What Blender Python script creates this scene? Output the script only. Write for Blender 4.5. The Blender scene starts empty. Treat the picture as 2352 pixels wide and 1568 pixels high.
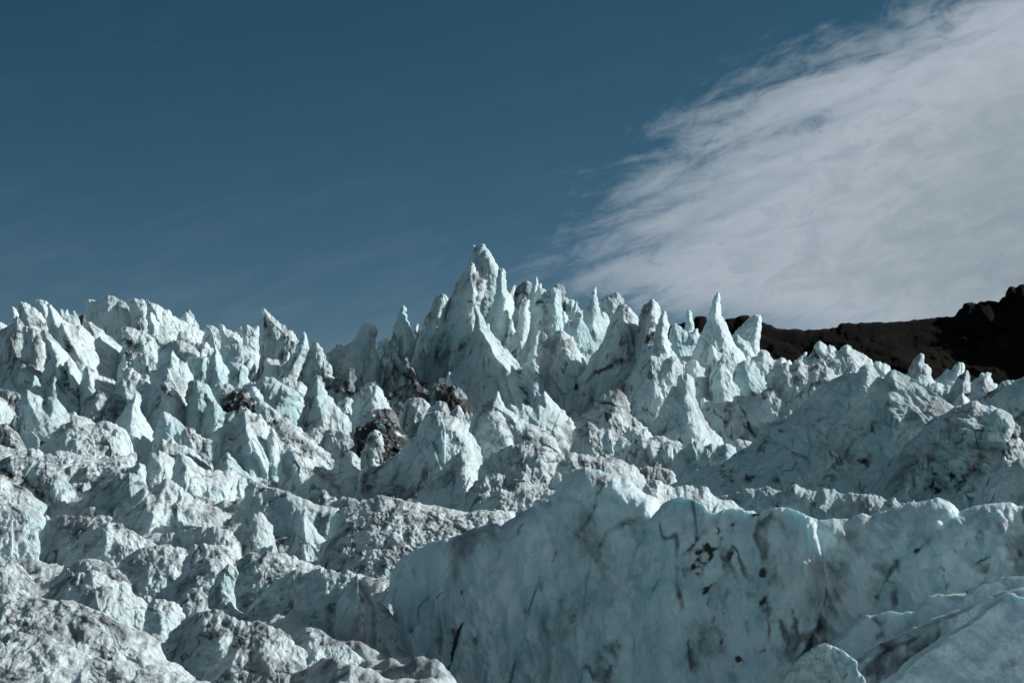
import bpy, math, random
import numpy as np

# ------------------------------------------------------------------ camera, sky, sun, exposure
SUN_AZ, SUN_EL = 71.0, 25.0          # degrees clockwise from straight ahead, degrees above horizon
EXPOSURE = 0.25
CAMZ = 6.0
PITCH = math.atan(256 * 0.72 / 2352)
scene = bpy.context.scene
cam_d = bpy.data.cameras.new("camera"); cam_d.lens = 50; cam_d.sensor_width = 36
cam_d.clip_start = 0.1; cam_d.clip_end = 20000
cam = bpy.data.objects.new("camera", cam_d); scene.collection.objects.link(cam)
cam.location = (0, 0, CAMZ); cam.rotation_euler = (math.pi / 2 + PITCH, 0, 0)
scene.camera = cam
scene.view_settings.view_transform = 'Standard'; scene.view_settings.look = 'None'
scene.view_settings.gamma = 1; scene.view_settings.exposure = EXPOSURE
try: scene.cycles.max_bounces = 6; scene.cycles.use_denoising = True
except Exception: pass

def nd(t, kind, **kw):
    n = t.nodes.new(kind)
    for k, v in kw.items():
        if k.startswith('i_'):
            key = k[2:]; key = int(key) if key.isdigit() else key.replace('_', ' ')
            n.inputs[key].default_value = v
        else: setattr(n, k, v)
    return n
def M(t, op, a, b=None, c=None, clamp=False):
    n = t.nodes.new('ShaderNodeMath'); n.operation = op; n.use_clamp = clamp
    for i, v in enumerate((a, b, c)):
        if v is None: continue
        if hasattr(v, 'links'): t.links.new(v, n.inputs[i])
        else: n.inputs[i].default_value = v
    return n.outputs[0]
def RANGE(t, v, a, b, c=0.0, d=1.0, smooth=True):
    n = t.nodes.new('ShaderNodeMapRange'); n.interpolation_type = 'SMOOTHSTEP' if smooth else 'LINEAR'
    for i, x in enumerate((v, a, b, c, d)):
        if hasattr(x, 'links'): t.links.new(x, n.inputs[i])
        else: n.inputs[i].default_value = x
    return n.outputs[0]
def MIX(t, f, a, b, mode='MIX'):
    n = t.nodes.new('ShaderNodeMix'); n.data_type = 'RGBA'; n.blend_type = mode
    for i, x in ((0, f), (6, a), (7, b)):
        if hasattr(x, 'links'): t.links.new(x, n.inputs[i])
        elif i == 0: n.inputs[0].default_value = x
        else: n.inputs[i].default_value = (*x, 1)
    return n.outputs[2]
def NOISE(t, vec, scale, detail=4, rough=0.55, dist=0.0, kind='FBM'):
    n = nd(t, 'ShaderNodeTexNoise'); n.inputs['Scale'].default_value = scale
    n.inputs['Detail'].default_value = detail; n.inputs['Roughness'].default_value = rough
    n.inputs['Distortion'].default_value = dist
    if vec is not None: t.links.new(vec, n.inputs['Vector'])
    return n.outputs['Fac']

W = bpy.data.worlds.new("World"); scene.world = W; W.use_nodes = True
t = W.node_tree; t.nodes.clear()
sky = nd(t, 'ShaderNodeTexSky', sky_type='NISHITA', sun_disc=False)
sky.sun_elevation = math.radians(SUN_EL); sky.sun_rotation = math.radians(SUN_AZ)
sky.air_density = 1.0; sky.dust_density = 0.0; sky.ozone_density = 3.0; sky.altitude = 1500
tc = nd(t, 'ShaderNodeTexCoord'); sep = nd(t, 'ShaderNodeSeparateXYZ')
t.links.new(tc.outputs['Generated'], sep.inputs[0])
yy = M(t, 'MAXIMUM', sep.outputs[1], 0.02)
u = M(t, 'MULTIPLY_ADD', M(t, 'DIVIDE', sep.outputs[0], yy), 3.267, 1.176)   # direction slopes, thousands of units
v = M(t, 'MULTIPLY', M(t, 'DIVIDE', sep.outputs[2], yy), 3.267)
# streak coordinates, tilted by the cloud's drift
ca, sa = math.cos(math.radians(19)), math.sin(math.radians(19))
us = M(t, 'ADD', M(t, 'MULTIPLY', u, ca), M(t, 'MULTIPLY', v, sa))
vs = M(t, 'SUBTRACT', M(t, 'MULTIPLY', v, ca), M(t, 'MULTIPLY', u, sa))
comb = nd(t, 'ShaderNodeCombineXYZ'); t.links.new(M(t, 'MULTIPLY', us, 1.0), comb.inputs[0]); t.links.new(M(t, 'MULTIPLY', vs, 4.2), comb.inputs[1])
comb2 = nd(t, 'ShaderNodeCombineXYZ'); t.links.new(us, comb2.inputs[0]); t.links.new(M(t, 'MULTIPLY', vs, 2.0), comb2.inputs[1])
st = NOISE(t, comb.outputs[0], 3.4, 7, 0.6, 0.5)
st2 = NOISE(t, comb2.outputs[0], 9.0, 8, 0.68, 0.8)
fc = nd(t, 'ShaderNodeFloatCurve'); cv = fc.mapping.curves[0]
edge = [(0.0, 1.10), (.29, 1.60), (.34, 1.45), (.41, 1.28), (.47, 1.36), (.55, 1.42), (.62, 1.45), (.69, 1.52), (.80, 1.61), (.88, 1.74), (.96, 1.93), (1.04, 2.12), (1.4, 3.1)]
pts = [(a / 1.5, b / 4.0) for a, b in edge]
cv.points[0].location = pts[0]; cv.points[1].location = pts[-1]
for p_ in pts[1:-1]: cv.points.new(*p_)
fc.mapping.update()
t.links.new(M(t, 'DIVIDE', v, 1.5), fc.inputs['Value'])
e = M(t, 'SUBTRACT', u, M(t, 'MULTIPLY', fc.outputs[0], 4.0))
e = M(t, 'ADD', e, M(t, 'MULTIPLY', M(t, 'SUBTRACT', st, 0.5), 0.75))
e = M(t, 'ADD', e, M(t, 'MULTIPLY', M(t, 'SUBTRACT', st2, 0.5), 0.62))
alpha = M(t, 'MULTIPLY', RANGE(t, e, -0.14, 0.42), M(t, 'GREATER_THAN', sep.outputs[1], 0.0))
gap = M(t, 'MULTIPLY', RANGE(t, v, 0.36, 0.24), RANGE(t, u, 2.1, 1.7))        # thinner low on the left
alpha = M(t, 'MULTIPLY', alpha, M(t, 'SUBTRACT', 1.0, M(t, 'MULTIPLY', gap, RANGE(t, st, .40, .60, 0.15, .9))))
holes = M(t, 'MULTIPLY', RANGE(t, st2, .42, .68), RANGE(t, e, 0.9, 0.1))
alpha = M(t, 'MULTIPLY', alpha, M(t, 'SUBTRACT', 0.97, M(t, 'MULTIPLY', holes, 0.22)))
veil = M(t, 'MULTIPLY', RANGE(t, st, .42, .75), RANGE(t, v, .75, .15, 0.01, .07))
alpha = M(t, 'MAXIMUM', alpha, veil)
skyc = MIX(t, 1.0, sky.outputs[0], MIX(t, RANGE(t, v, 0.15, 1.0), (0.345, 0.455, 0.50), (0.265, 0.465, 0.43)), 'MULTIPLY')
bright = M(t, 'MULTIPLY', RANGE(t, M(t, 'ADD', M(t, 'MULTIPLY', e, 0.6), M(t, 'MULTIPLY', st2, .3)), 0.1, 0.95), RANGE(t, v, 1.1, .65, .25, 1.0))
cloudc = MIX(t, bright, (6.2, 7.1, 8.0), (3.6, 4.5, 5.15))
outc = MIX(t, alpha, skyc, cloudc)
# unseen cloud cover added at right and behind the camera as ambient fill
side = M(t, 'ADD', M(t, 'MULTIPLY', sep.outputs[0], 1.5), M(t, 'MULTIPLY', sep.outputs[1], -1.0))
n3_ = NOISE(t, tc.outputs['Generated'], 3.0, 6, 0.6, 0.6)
fill_cloud = RANGE(t, M(t, 'ADD', side, M(t, 'MULTIPLY', M(t, 'SUBTRACT', n3_, .5), .8)), 0.15, 0.75)
outc = MIX(t, fill_cloud, outc, (3.5, 4.2, 4.6))
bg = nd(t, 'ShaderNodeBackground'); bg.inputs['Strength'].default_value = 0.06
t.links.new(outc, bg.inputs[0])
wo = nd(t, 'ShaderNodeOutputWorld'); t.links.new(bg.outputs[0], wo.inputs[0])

sd = bpy.data.lights.new("sun", 'SUN'); sd.energy = 4.9; sd.angle = math.radians(0.55); sd.color = (1.0, 0.985, 0.965)
sun = bpy.data.objects.new("sun", sd); scene.collection.objects.link(sun)
az, el = math.radians(SUN_AZ), math.radians(SUN_EL)
from mathutils import Vector
sv = Vector((math.cos(el) * math.sin(az), math.cos(el) * math.cos(az), math.sin(el)))
sun.rotation_euler = (-sv).to_track_quat('-Z', 'Y').to_euler(); sun.location = sv * 500

# ------------------------------------------------------------------ noise in numpy
def _h(ix, iy, iz, seed):
    h = (ix * np.uint32(374761393) + iy * np.uint32(668265263) + iz * np.uint32(2147483647) + np.uint32(seed * 974711 % 4294967295))
    h = (h ^ (h >> np.uint32(13))) * np.uint32(1274126177)
    h = h ^ (h >> np.uint32(16)); h = h * np.uint32(2246822519); h ^= h >> np.uint32(15)
    return h
_G = np.array([[1,1,0],[-1,1,0],[1,-1,0],[-1,-1,0],[1,0,1],[-1,0,1],[1,0,-1],[-1,0,-1],[0,1,1],[0,-1,1],[0,1,-1],[0,-1,-1],[1,1,0],[0,-1,1],[-1,1,0],[0,-1,-1]], np.float32)
def perlin(p, seed=0):
    f = np.floor(p); i = f.astype(np.int64).astype(np.uint32); d = (p - f).astype(np.float32)
    w = d * d * d * (d * (d * 6 - 15) + 10)
    out = np.zeros(len(p), np.float32)
    one = np.uint32(1)
    for cx in (0, 1):
        wx = w[:, 0] if cx else 1 - w[:, 0]
        for cy in (0, 1):
            wy = w[:, 1] if cy else 1 - w[:, 1]
            for cz in (0, 1):
                wz = w[:, 2] if cz else 1 - w[:, 2]
                g = _G[_h(i[:, 0] + np.uint32(cx), i[:, 1] + np.uint32(cy), i[:, 2] + np.uint32(cz), seed) & np.uint32(15)]
                out += wx * wy * wz * (g[:, 0] * (d[:, 0] - cx) + g[:, 1] * (d[:, 1] - cy) + g[:, 2] * (d[:, 2] - cz))
    return out
def fbm(p, seed, octs=3, gain=0.5, mode=''):
    s = np.zeros(len(p), np.float32); a = 1.0; q = p.copy()
    for o in range(octs):
        n = perlin(q, seed + o * 17)
        if mode == 'r': n = 0.5 - np.sqrt(n * n + 0.0006) * 2      # sharp crests
        elif mode == 'b': n = np.sqrt(n * n + 0.0012) * 2 - 0.5     # round bumps, sharp creases
        s += a * n; a *= gain; q = q * 2.03 + 3.7
    return s
def facets(p, seed):
    f = np.floor(p); i = f.astype(np.int64).astype(np.uint32); d = (p - f).astype(np.float32)
    best = np.full(len(p), 9., np.float32); out = np.zeros(len(p), np.float32)
    for cx in (-1, 0, 1):
        for cy in (-1, 0, 1):
            for cz in (-1, 0, 1):
                h = _h(i[:, 0] + np.uint32(cx % 4294967296), i[:, 1] + np.uint32(cy % 4294967296), i[:, 2] + np.uint32(cz % 4294967296), seed)
                ax = (h & np.uint32(1023)).astype(np.float32) / 1023; ay = ((h >> np.uint32(10)) & np.uint32(1023)).astype(np.float32) / 1023; az_ = ((h >> np.uint32(20)) & np.uint32(1023)).astype(np.float32) / 1023
                dx = d[:, 0] - cx - ax; dy = d[:, 1] - cy - ay; dz = d[:, 2] - cz - az_
                q = dx * dx + dy * dy + dz * dz; m = q < best
                g = (ay * 2 - 1) * dx + (az_ * 2 - 1) * dy + (ax * 2 - 1) * dz + (ax + ay + az_ - 1.5) * .35
                best = np.where(m, q, best); out = np.where(m, g, out)
    return out
def sstep(a, b, x):
    t_ = np.clip((x - a) / (b - a), 0, 1); return t_ * t_ * (3 - 2 * t_)

K = 0.72 / 2352
def rays(px, py):                                     # picture slope -> world slopes x/y and z/y
    xc = (np.asarray(px) - 1176) * K; yc = (784 - np.asarray(py)) * K
    den = math.cos(PITCH) - yc * math.sin(PITCH)
    return xc / den, (math.sin(PITCH) + yc * math.cos(PITCH)) / den

# ------------------------------------------------------------------ materials
def ice_mat(name, sc, bump, rough=0.42, sss=0.28, sscale=0.35, blue=0.0, vcup=0.4):
    m = bpy.data.materials.new(name); m.use_nodes = True; t = m.node_tree
    b = t.nodes['Principled BSDF']
    geo = nd(t, 'ShaderNodeNewGeometry'); pos = geo.outputs['Position']
    mp = nd(t, 'ShaderNodeMapping'); t.links.new(pos, mp.inputs[0]); mp.inputs['Scale'].default_value = (1.0, 1.0, 0.38)
    mp.inputs['Rotation'].default_value = (0, math.radians(14), 0)
    at = nd(t, 'ShaderNodeAttribute', attribute_name='dirt'); dirt = at.outputs['Fac']
    tq = nd(t, 'ShaderNodeAttribute', attribute_name='blue'); bl = tq.outputs['Fac']
    # clean ice: milky white to pale turquoise, in broad zones
    n1 = NOISE(t, mp.outputs[0], 0.16 * sc, 5, 0.6, 0.4)
    base = MIX(t, RANGE(t, M(t, 'ADD', n1, M(t, 'MULTIPLY', bl, 0.45)), 0.46 - blue, 0.80 - blue), (0.665, 0.80, 0.83), (0.405, 0.615, 0.655))
    n2 = NOISE(t, mp.outputs[0], 1.3 * sc, 6, 0.7, 0.2)
    base = MIX(t, RANGE(t, n2, 0.35, 0.7, 0.0, 0.35), base, (0.76, 0.86, 0.88))
    nz = nd(t, 'ShaderNodeSeparateXYZ'); t.links.new(geo.outputs['True Normal'], nz.inputs[0])
    crust = M(t, 'MULTIPLY', RANGE(t, nz.outputs[2], 0.45, 0.95), RANGE(t, n2, 0.3, 0.6))
    base = MIX(t, M(t, 'MULTIPLY', crust, 0.8), base, (0.735, 0.83, 0.85))   # weathered white crust lies on top faces
    # grey silt film in broad smudges
    n3 = NOISE(t, mp.outputs[0], 0.42 * sc, 7, 0.66, 0.6)
    film = RANGE(t, M(t, 'ADD', n3, M(t, 'MULTIPLY', dirt, 0.34)), 0.52, 0.80, 0.0, 0.85)
    base = MIX(t, film, base, (0.132, 0.150, 0.158))
    # thin dark veins and specks of silt
    n4 = NOISE(t, mp.outputs[0], 0.30 * sc, 3.2, 0.62, 0.25)
    vein = M(t, 'ABSOLUTE', M(t, 'SUBTRACT', n4, 0.5))
    n5 = NOISE(t, pos, 0.9 * sc, 4, 0.6, 0.0)
    vm = M(t, 'MULTIPLY', RANGE(t, vein, 0.026, 0.002), RANGE(t, M(t, 'ADD', n5, M(t, 'MULTIPLY', dirt, 0.4)), 0.50, 0.70))
    n6 = NOISE(t, mp.outputs[0], 3.1 * sc, 5, 0.7, 0.3)
    sp = RANGE(t, M(t, 'ADD', n6, M(t, 'MULTIPLY', dirt, 0.22)), 0.66, 0.80)
    heavy = RANGE(t, M(t, 'ADD', dirt, M(t, 'MULTIPLY', M(t, 'SUBTRACT', n6, 0.5), 1.3)), 0.62, 1.0, 0.0, 0.93)
    dk = M(t, 'MAXIMUM', M(t, 'MAXIMUM', M(t, 'MULTIPLY', vm, 0.75), M(t, 'MULTIPLY', sp, 0.62)), heavy)
    dcol = MIX(t, n5, (0.018, 0.018, 0.019), (0.052, 0.050, 0.049))
    base = MIX(t, dk, base, dcol)
    t.links.new(base, b.inputs['Base Color'])
    t.links.new(RANGE(t, dk, 0, 1, rough, 0.95), b.inputs['Roughness'])
    b.inputs['Specular IOR Level'].default_value = 0.35; b.inputs['IOR'].default_value = 1.31
    b.inputs['Subsurface Weight'].default_value = sss; b.inputs['Subsurface Radius'].default_value = (0.45, 0.85, 1.0); b.inputs['Subsurface Scale'].default_value = sscale
    # relief finer than the mesh
    h = M(t, 'ADD', M(t, 'MULTIPLY', NOISE(t, mp.outputs[0], 2.2 * sc, 8, 0.68, 0.4), 1.0), M(t, 'MULTIPLY', NOISE(t, pos, 7.5 * sc, 5, 0.7, 0.2), 0.33))
    vo = nd(t, 'ShaderNodeTexVoronoi', feature='SMOOTH_F1'); t.links.new(pos, vo.inputs['Vector'])
    vo.inputs['Scale'].default_value = 2.2 * sc; vo.inputs['Smoothness'].default_value = 0.35
    h = M(t, 'ADD', h, M(t, 'MULTIPLY', vo.outputs['Distance'], vcup))
    bp = nd(t, 'ShaderNodeBump'); bp.inputs['Strength'].default_value = 1.0; bp.inputs['Distance'].default_value = bump
    t.links.new(h, bp.inputs['Height']); t.links.new(bp.outputs[0], b.inputs['Normal'])
    return m
MAT_FAR = ice_mat('far_ice', 0.75, 0.42, sscale=0.5)
MAT_MID = ice_mat('mid_ice', 1.2, 0.32)
MAT_NEAR = ice_mat('near_ice', 2.6, 0.15, vcup=0.7, sscale=0.12)
MAT_SMOOTH = ice_mat('smooth_blue_ice', 1.5, 0.07, 0.38, sss=0.35, sscale=0.35, blue=0.0)

def rock_mat():
    m = bpy.data.materials.new('dark_rock'); m.use_nodes = True; t = m.node_tree; b = t.nodes['Principled BSDF']
    geo = nd(t, 'ShaderNodeNewGeometry'); pos = geo.outputs['Position']
    n = NOISE(t, pos, 0.02, 8, 0.65, 0.5); n2 = NOISE(t, pos, 0.16, 6, 0.7)
    c = MIX(t, RANGE(t, n, .45, .68), (0.0024, 0.0026, 0.0028), (0.013, 0.0108, 0.0065))
    c = MIX(t, RANGE(t, n2, .45, .8, 0, .6), c, (0.005, 0.005, 0.005))
    t.links.new(c, b.inputs['Base Color']); b.inputs['Roughness'].default_value = 1.0; b.inputs['Specular IOR Level'].default_value = 0.05
    bp = nd(t, 'ShaderNodeBump'); bp.inputs['Distance'].default_value = 4.0
    t.links.new(n2, bp.inputs['Height']); t.links.new(bp.outputs[0], b.inputs['Normal'])
    return m
MAT_ROCK = rock_mat()

# ------------------------------------------------------------------ mesh helpers
def make_obj(name, V, F, mat, attrs=None, loc=(0, 0, 0), smooth=True, sharp=None):
    me = bpy.data.meshes.new(name)
    V = np.asarray(V, np.float32); F = np.asarray(F, np.int32)
    k = F.shape[1]
    me.vertices.add(len(V)); me.vertices.foreach_set('co', V.ravel())
    me.loops.add(F.size); me.loops.foreach_set('vertex_index', F.ravel())
    me.polygons.add(len(F))
    me.polygons.foreach_set('loop_start', np.arange(0, F.size, k, dtype=np.int32))
    me.polygons.foreach_set('loop_total', np.full(len(F), k, np.int32))
    me.polygons.foreach_set('use_smooth', np.full(len(F), smooth, bool))
    me.materials.append(mat)
    for an, av in (attrs or {}).items():
        a = me.attributes.new(an, 'FLOAT', 'POINT'); a.data.foreach_set('value', np.asarray(av, np.float32))
    me.update(calc_edges=True); me.validate()
    o = bpy.data.objects.new(name, me); o.location = loc; scene.collection.objects.link(o)
    return o

# ------------------------------------------------------------------ the glacier's ground
GY = np.array([0, 10, 22, 40, 60, 80, 100, 120, 150, 200, 260, 400, 4000], float)
GZ = np.array([-4.6, -4.4, -4.1, -4.3, -4.1, -3.2, -1.3, 1.6, 5.4, 11.0, 10.0, 0.0, -60.0])
def ground_z(px, Y):                                   # height relative to the eye
    z = np.interp(Y, GY, GZ)
    r = sstep(1300, 1900, px)
    z = np.where(z > -2.5, -2.5 + (z + 2.5) * (1 - 0.45 * r), z)
    z = z - 3.4 * sstep(1000, 1250, px) * sstep(36, 30, Y) * 1.0
    z = z - 2.2 * sstep(1150, 1500, px) * sstep(90, 60, Y) * sstep(28, 36, Y)
    return z

# ------------------------------------------------------------------ pieces of ice, each a closed solid
REG = {'A': (0, 1000, 2.45), 'B': (960, 1000, 2.45), 'C': (1560, 860, 2.45), 'D': (2400, 1000, 1.6333), 'E': (0, 1500, 1.96),
       'G': (0, 1900, 1.47), 'H': (1400, 1600, 1.6333), 'I': (2400, 1700, 1.6333), 'J': (1300, 1400, 1.96), 'L': (600, 1400, 2.6133), 'F': (0, 0, 0.6125)}
def to_full(reg, pts):
    ox, oy, s = REG[reg]
    return [((x / s + ox) * 0.6125, (y / s + oy) * 0.6125) for x, y in pts]
def roughen(pts, rng, jag, minlen):
    out = list(pts)
    while True:
        new = [out[0]]; did = False
        for a, b in zip(out[:-1], out[1:]):
            dx, dy = b[0] - a[0], b[1] - a[1]; L = math.hypot(dx, dy)
            if L > minlen:
                o = rng.gauss(0, jag) * L * (1.25 if L < 15 else 1.0); did = True
                tt = 0.5 + rng.uniform(-.12, .12)
                new.append((a[0] + dx * tt - dy / L * o, a[1] + dy * tt + dx / L * o))
            new.append(b)
        out = new
        if not did: return out
SPACING = 2.3
TOTAL = [0]
def piece(name, label, cat, reg, Y0, pts, k=0.0, L=0.35, T=2.6, a=1.1, rnd=0.35, jag=0.085, dirt=0.16, blue=0.0, rel=1.0, rough=1.0,
          flow=82, spines=(), spots=(), group=None, mat=None, lz=0.6, ribs=1.0, Tb=None, splay=0.12, kind=None, deep=None, sp=None, seed=None, base=None, fac=None, soft=None):
    seed = seed if seed is not None else (sum(ord(c) * (i + 3) for i, c in enumerate(label)) % 9973)
    rng = random.Random(seed)
    if name == 'ice_boulder' and splay == 0.12: splay = 0.45
    if name == 'ice_spire' and splay == 0.12: splay = 0.18
    if L >= 0.8 and Y0 < 50 and splay == 0.12: splay = 0.9
    f = to_full(reg, pts)
    m_px = K * Y0                                       # metres per unit at this distance
    jag = jag * 1.3
    jag_pts = roughen(f, rng, jag, max(3.0, SPACING * 1.3))
    top = min(p[1] for p in f); x0 = (min(p[0] for p in f) + max(p[0] for p in f)) / 2
    # how far down until the face meets the ground
    Xc, _ = rays(x0, 0); rows = np.arange(top, top + 1500, 4.0); _, ss = rays(x0, rows)
    _, stop = rays(x0, top); zt = stop * Y0
    Yr = (Y0 - L * zt) / (1 - L * ss); zr = ss * Yr
    below = np.nonzero(zr < ground_z(x0, Yr) - 1.8)[0]
    bot = rows[below[0]] if len(below) else top + 1500
    if deep: bot = max(p[1] for p in f) + deep
    bot = max(bot, max(f[0][1], f[-1][1]) + 4)
    hl, hr = bot - f[0][1], bot - f[-1][1]
    left_ext = roughen([(f[0][0] - splay * hl, bot), f[0]], rng, jag * .6, 5)[:-1]
    right_ext = roughen([f[-1], (f[-1][0] + splay * hr, bot)], rng, jag * .6, 5)[1:]
    line = np.array(left_ext + jag_pts + right_ext, np.float32)
    # grid
    s_ = sp or SPACING
    if kind is None: T = T * 0.62; a = a * 1.45; rnd = rnd * .5
    if L >= 0.8 and Y0 < 66: T = T * 0.30; a = min(a, .8); ribs = ribs * .3; dirt = dirt + .07
    xs = np.arange(line[:, 0].min() - s_, line[:, 0].max() + s_ * 1.5, s_); ys = np.arange(line[:, 1].min() - s_, bot + .01, s_)
    GX, GY_ = np.meshgrid(xs, ys); P = np.stack([GX.ravel(), GY_.ravel()], 1).astype(np.float32)
    A_ = line[:-1]; B_ = line[1:]; AB = B_ - A_; ll = (AB ** 2).sum(1) + 1e-9
    D = np.empty(len(P), np.float32); NP = np.empty_like(P); IN = np.zeros(len(P), bool)
    poly = np.vstack([line, line[:1]]); PA = poly[:-1]; PB = poly[1:]
    step = max(1, 3000000 // len(A_))
    for i in range(0, len(P), step):
        q = P[i:i + step]
        tt = np.clip(((q[:, None, 0] - A_[None, :, 0]) * AB[:, 0] + (q[:, None, 1] - A_[None, :, 1]) * AB[:, 1]) / ll, 0, 1)
        nx = A_[:, 0] + tt * AB[:, 0]; ny = A_[:, 1] + tt * AB[:, 1]
        d2 = (nx - q[:, :1]) ** 2 + (ny - q[:, 1:]) ** 2
        j = d2.argmin(1); r = np.arange(len(q))
        D[i:i + step] = np.sqrt(d2[r, j]); NP[i:i + step, 0] = nx[r, j]; NP[i:i + step, 1] = ny[r, j]
        cond = (PA[None, :, 1] > q[:, 1:]) != (PB[None, :, 1] > q[:, 1:])
        xin = PA[:, 0] + (q[:, 1:] - PA[:, 1]) / (PB[:, 1] - PA[:, 1] + 1e-9) * (PB[:, 0] - PA[:, 0])
        IN[i:i + step] = (np.where(cond & (q[:, :1] < xin), 1, 0).sum(1) % 2).astype(bool)
    ny_, nx_ = GX.shape
    near = IN | (D < 0.55 * s_)
    N2 = near.reshape(ny_, nx_); IN2 = IN.reshape(ny_, nx_)
    cell = N2[:-1, :-1] & N2[1:, :-1] & N2[:-1, 1:] & N2[1:, 1:]
    cell &= (IN2[:-1, :-1].astype(int) + IN2[1:, :-1] + IN2[:-1, 1:] + IN2[1:, 1:]) >= 1
    ci, cj = np.nonzero(cell)
    used = np.zeros((ny_, nx_), bool)
    for di in (0, 1):
        for dj in (0, 1): used[ci + di, cj + dj] = True
    # boundary = used vertices that do not have all four cells
    cc = np.zeros((ny_ + 1, nx_ + 1), int); cc[1:-1, 1:-1] = cell
    full = (cc[:-1, :-1] & cc[1:, :-1] & cc[:-1, 1:] & cc[1:, 1:]).astype(bool)
    bnd = used & ~full
    bndf = bnd.ravel(); Pf = P.copy()
    lastrow = np.zeros((ny_, nx_), bool); lastrow[-1] = True; lastrow = lastrow.ravel()
    mv = bndf & (D < 1.8 * s_) & ~lastrow
    Pf[mv] = NP[mv]; D = D.copy(); D[mv] = 0
    idx = np.nonzero(used.ravel())[0]; remap = -np.ones(len(P), int); remap[idx] = np.arange(len(idx))
    p = Pf[idx]; d = D[idx] * m_px; bd = bndf[idx]
    # crest height over each column, smoothed
    cols = np.linspace(line[:, 0].min(), line[:, 0].max(), 160)
    order = []
    seg = np.array(jag_pts, np.float32)
    crest = np.full(160, 1e9)
    for (xa, ya), (xb, yb) in zip(line[:-1], line[1:]):
        lo, hi = min(xa, xb), max(xa, xb); mk = (cols >= lo - 1e-3) & (cols <= hi + 1e-3)
        if mk.any():
            yv = ya + (yb - ya) * (cols[mk] - xa) / (xb - xa + 1e-9) if abs(xb - xa) > 1e-3 else min(ya, yb)
            crest[mk] = np.minimum(crest[mk], yv)
    crest[crest > 1e8] = bot
    kr = np.hanning(41); kr /= kr.sum(); crs = np.convolve(np.pad(crest, 20, 'edge'), kr, 'valid')
    X, S = rays(p[:, 0], p[:, 1])
    cy = np.interp(p[:, 0], cols, crs); _, Sc = rays(p[:, 0], cy); _, St = rays(x0, top)
    zc = (lz * Sc + (1 - lz) * St) * Y0
    Xc = rays(x0, 0)[0] * Y0
    # edge profile
    w = T / a
    if soft: w = w / np.interp(p[:, 0], [soft[0], soft[1]], [soft[2], 1.0])
    xx = d / w
    wedge = 1 - np.exp(-xx * 1.15); rd = np.sqrt(np.clip(1 - (1 - np.clip(xx, 0, 1)) ** 2, 0, 1))
    prof = T * ((1 - rnd) * wedge + rnd * rd)
    # ribs coming down from each tip, and traced spines
    rib = np.zeros(len(p), np.float32)
    fl = []
    ribs *= .35
    if ribs > 0:
        for i in range(1, len(f) - 1):
            if f[i][1] < f[i - 1][1] - 3 and f[i][1] <= f[i + 1][1] - 3:
                pr = min(f[i - 1][1] - f[i][1], f[i + 1][1] - f[i][1])
                Ln = (bot - f[i][1]) * rng.uniform(.45, .95); dx = Ln * (math.cos(math.radians(flow)) + rng.uniform(-.10, .16))
                fl.append(([f[i], (f[i][0] + dx * .5 + rng.uniform(-.05, .05) * Ln, f[i][1] + Ln * .5), (f[i][0] + dx, f[i][1] + Ln)], 0.50 * ribs, 2 + pr * .15, rng.uniform(.25, .45)))
    for s__ in spines:
        sp_pts, amp = s__[0], s__[1]; w0 = s__[2] if len(s__) > 2 else 6; gw = s__[3] if len(s__) > 3 else 0.30
        fl.append((to_full(reg, sp_pts), amp, w0, gw))
    for sp_pts, amp, w0, gw in fl:
        SP = np.array(sp_pts, np.float32); a1 = SP[:-1]; b1 = SP[1:]; ab = b1 - a1; l2 = (ab ** 2).sum(1) + 1e-9; cum = np.concatenate([[0], np.cumsum(np.sqrt(l2))])
        best = np.full(len(p), 1e9, np.float32); bt = np.zeros(len(p), np.float32); side = np.zeros(len(p), np.float32)
        wob = perlin(np.stack([p[:, 0] * .03, p[:, 1] * .03, p[:, 0] * 0 + seed], 1), 5) * 9
        for s2 in range(len(a1)):
            qx = p[:, 0] + wob - a1[s2, 0]; qy = p[:, 1] - a1[s2, 1]
            t2 = np.clip((qx * ab[s2, 0] + qy * ab[s2, 1]) / l2[s2], 0, 1)
            ex = qx - t2 * ab[s2, 0]; ey = qy - t2 * ab[s2, 1]; dd = np.sqrt(ex * ex + ey * ey)
            u_ = dd < best; best = np.where(u_, dd, best); bt = np.where(u_, cum[s2] + t2 * math.sqrt(l2[s2]), bt)
            cr = (ab[s2, 0] * qy - ab[s2, 1] * qx); side = np.where(u_, cr, side)
        ww = w0 + gw * bt
        ww = np.where(side > 0, ww * 1.5, ww * 0.85)       # broad on the left, steep on the right
        end = np.clip((cum[-1] - bt) / (0.25 * cum[-1]) + .0, 0, 1); end = end * end * (3 - 2 * end)
        v_ = amp * (ww / np.where(side > 0, 1.5, 0.85)) * np.clip(1 - best / ww, 0, 1) * m_px * (0.35 + .65 * end) * 1.3
        rib = np.maximum(rib, v_) if amp > 0 else rib + v_
    # base surface, then noise relief read in world space
    den = 1 - k * X - L * S
    Yb = (Y0 - k * Xc - L * zc) / den
    fade = 1 - np.exp(-d / (0.16 * T))
    pos = np.stack([X * Yb, Yb, S * Yb], 1).astype(np.float32)
    fr = math.radians(flow)
    al = pos[:, 0] * math.cos(fr) - pos[:, 2] * math.sin(fr); ac = pos[:, 0] * math.sin(fr) + pos[:, 2] * math.cos(fr)
    q = np.stack([ac, pos[:, 1] * .6, al * 0.42], 1).astype(np.float32) + seed * 0.37
    flat = L >= .8 and Y0 < 66
    big = 52 * m_px if flat else max(T * 2.2, 14 * m_px)
    r1 = fbm(q / big, seed, 3, .5, 'r') * 0.26 * big
    qq = q.copy(); qq[:, 2] *= 1.5
    small = max(5.5 * m_px * 2.6, .25)
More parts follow.
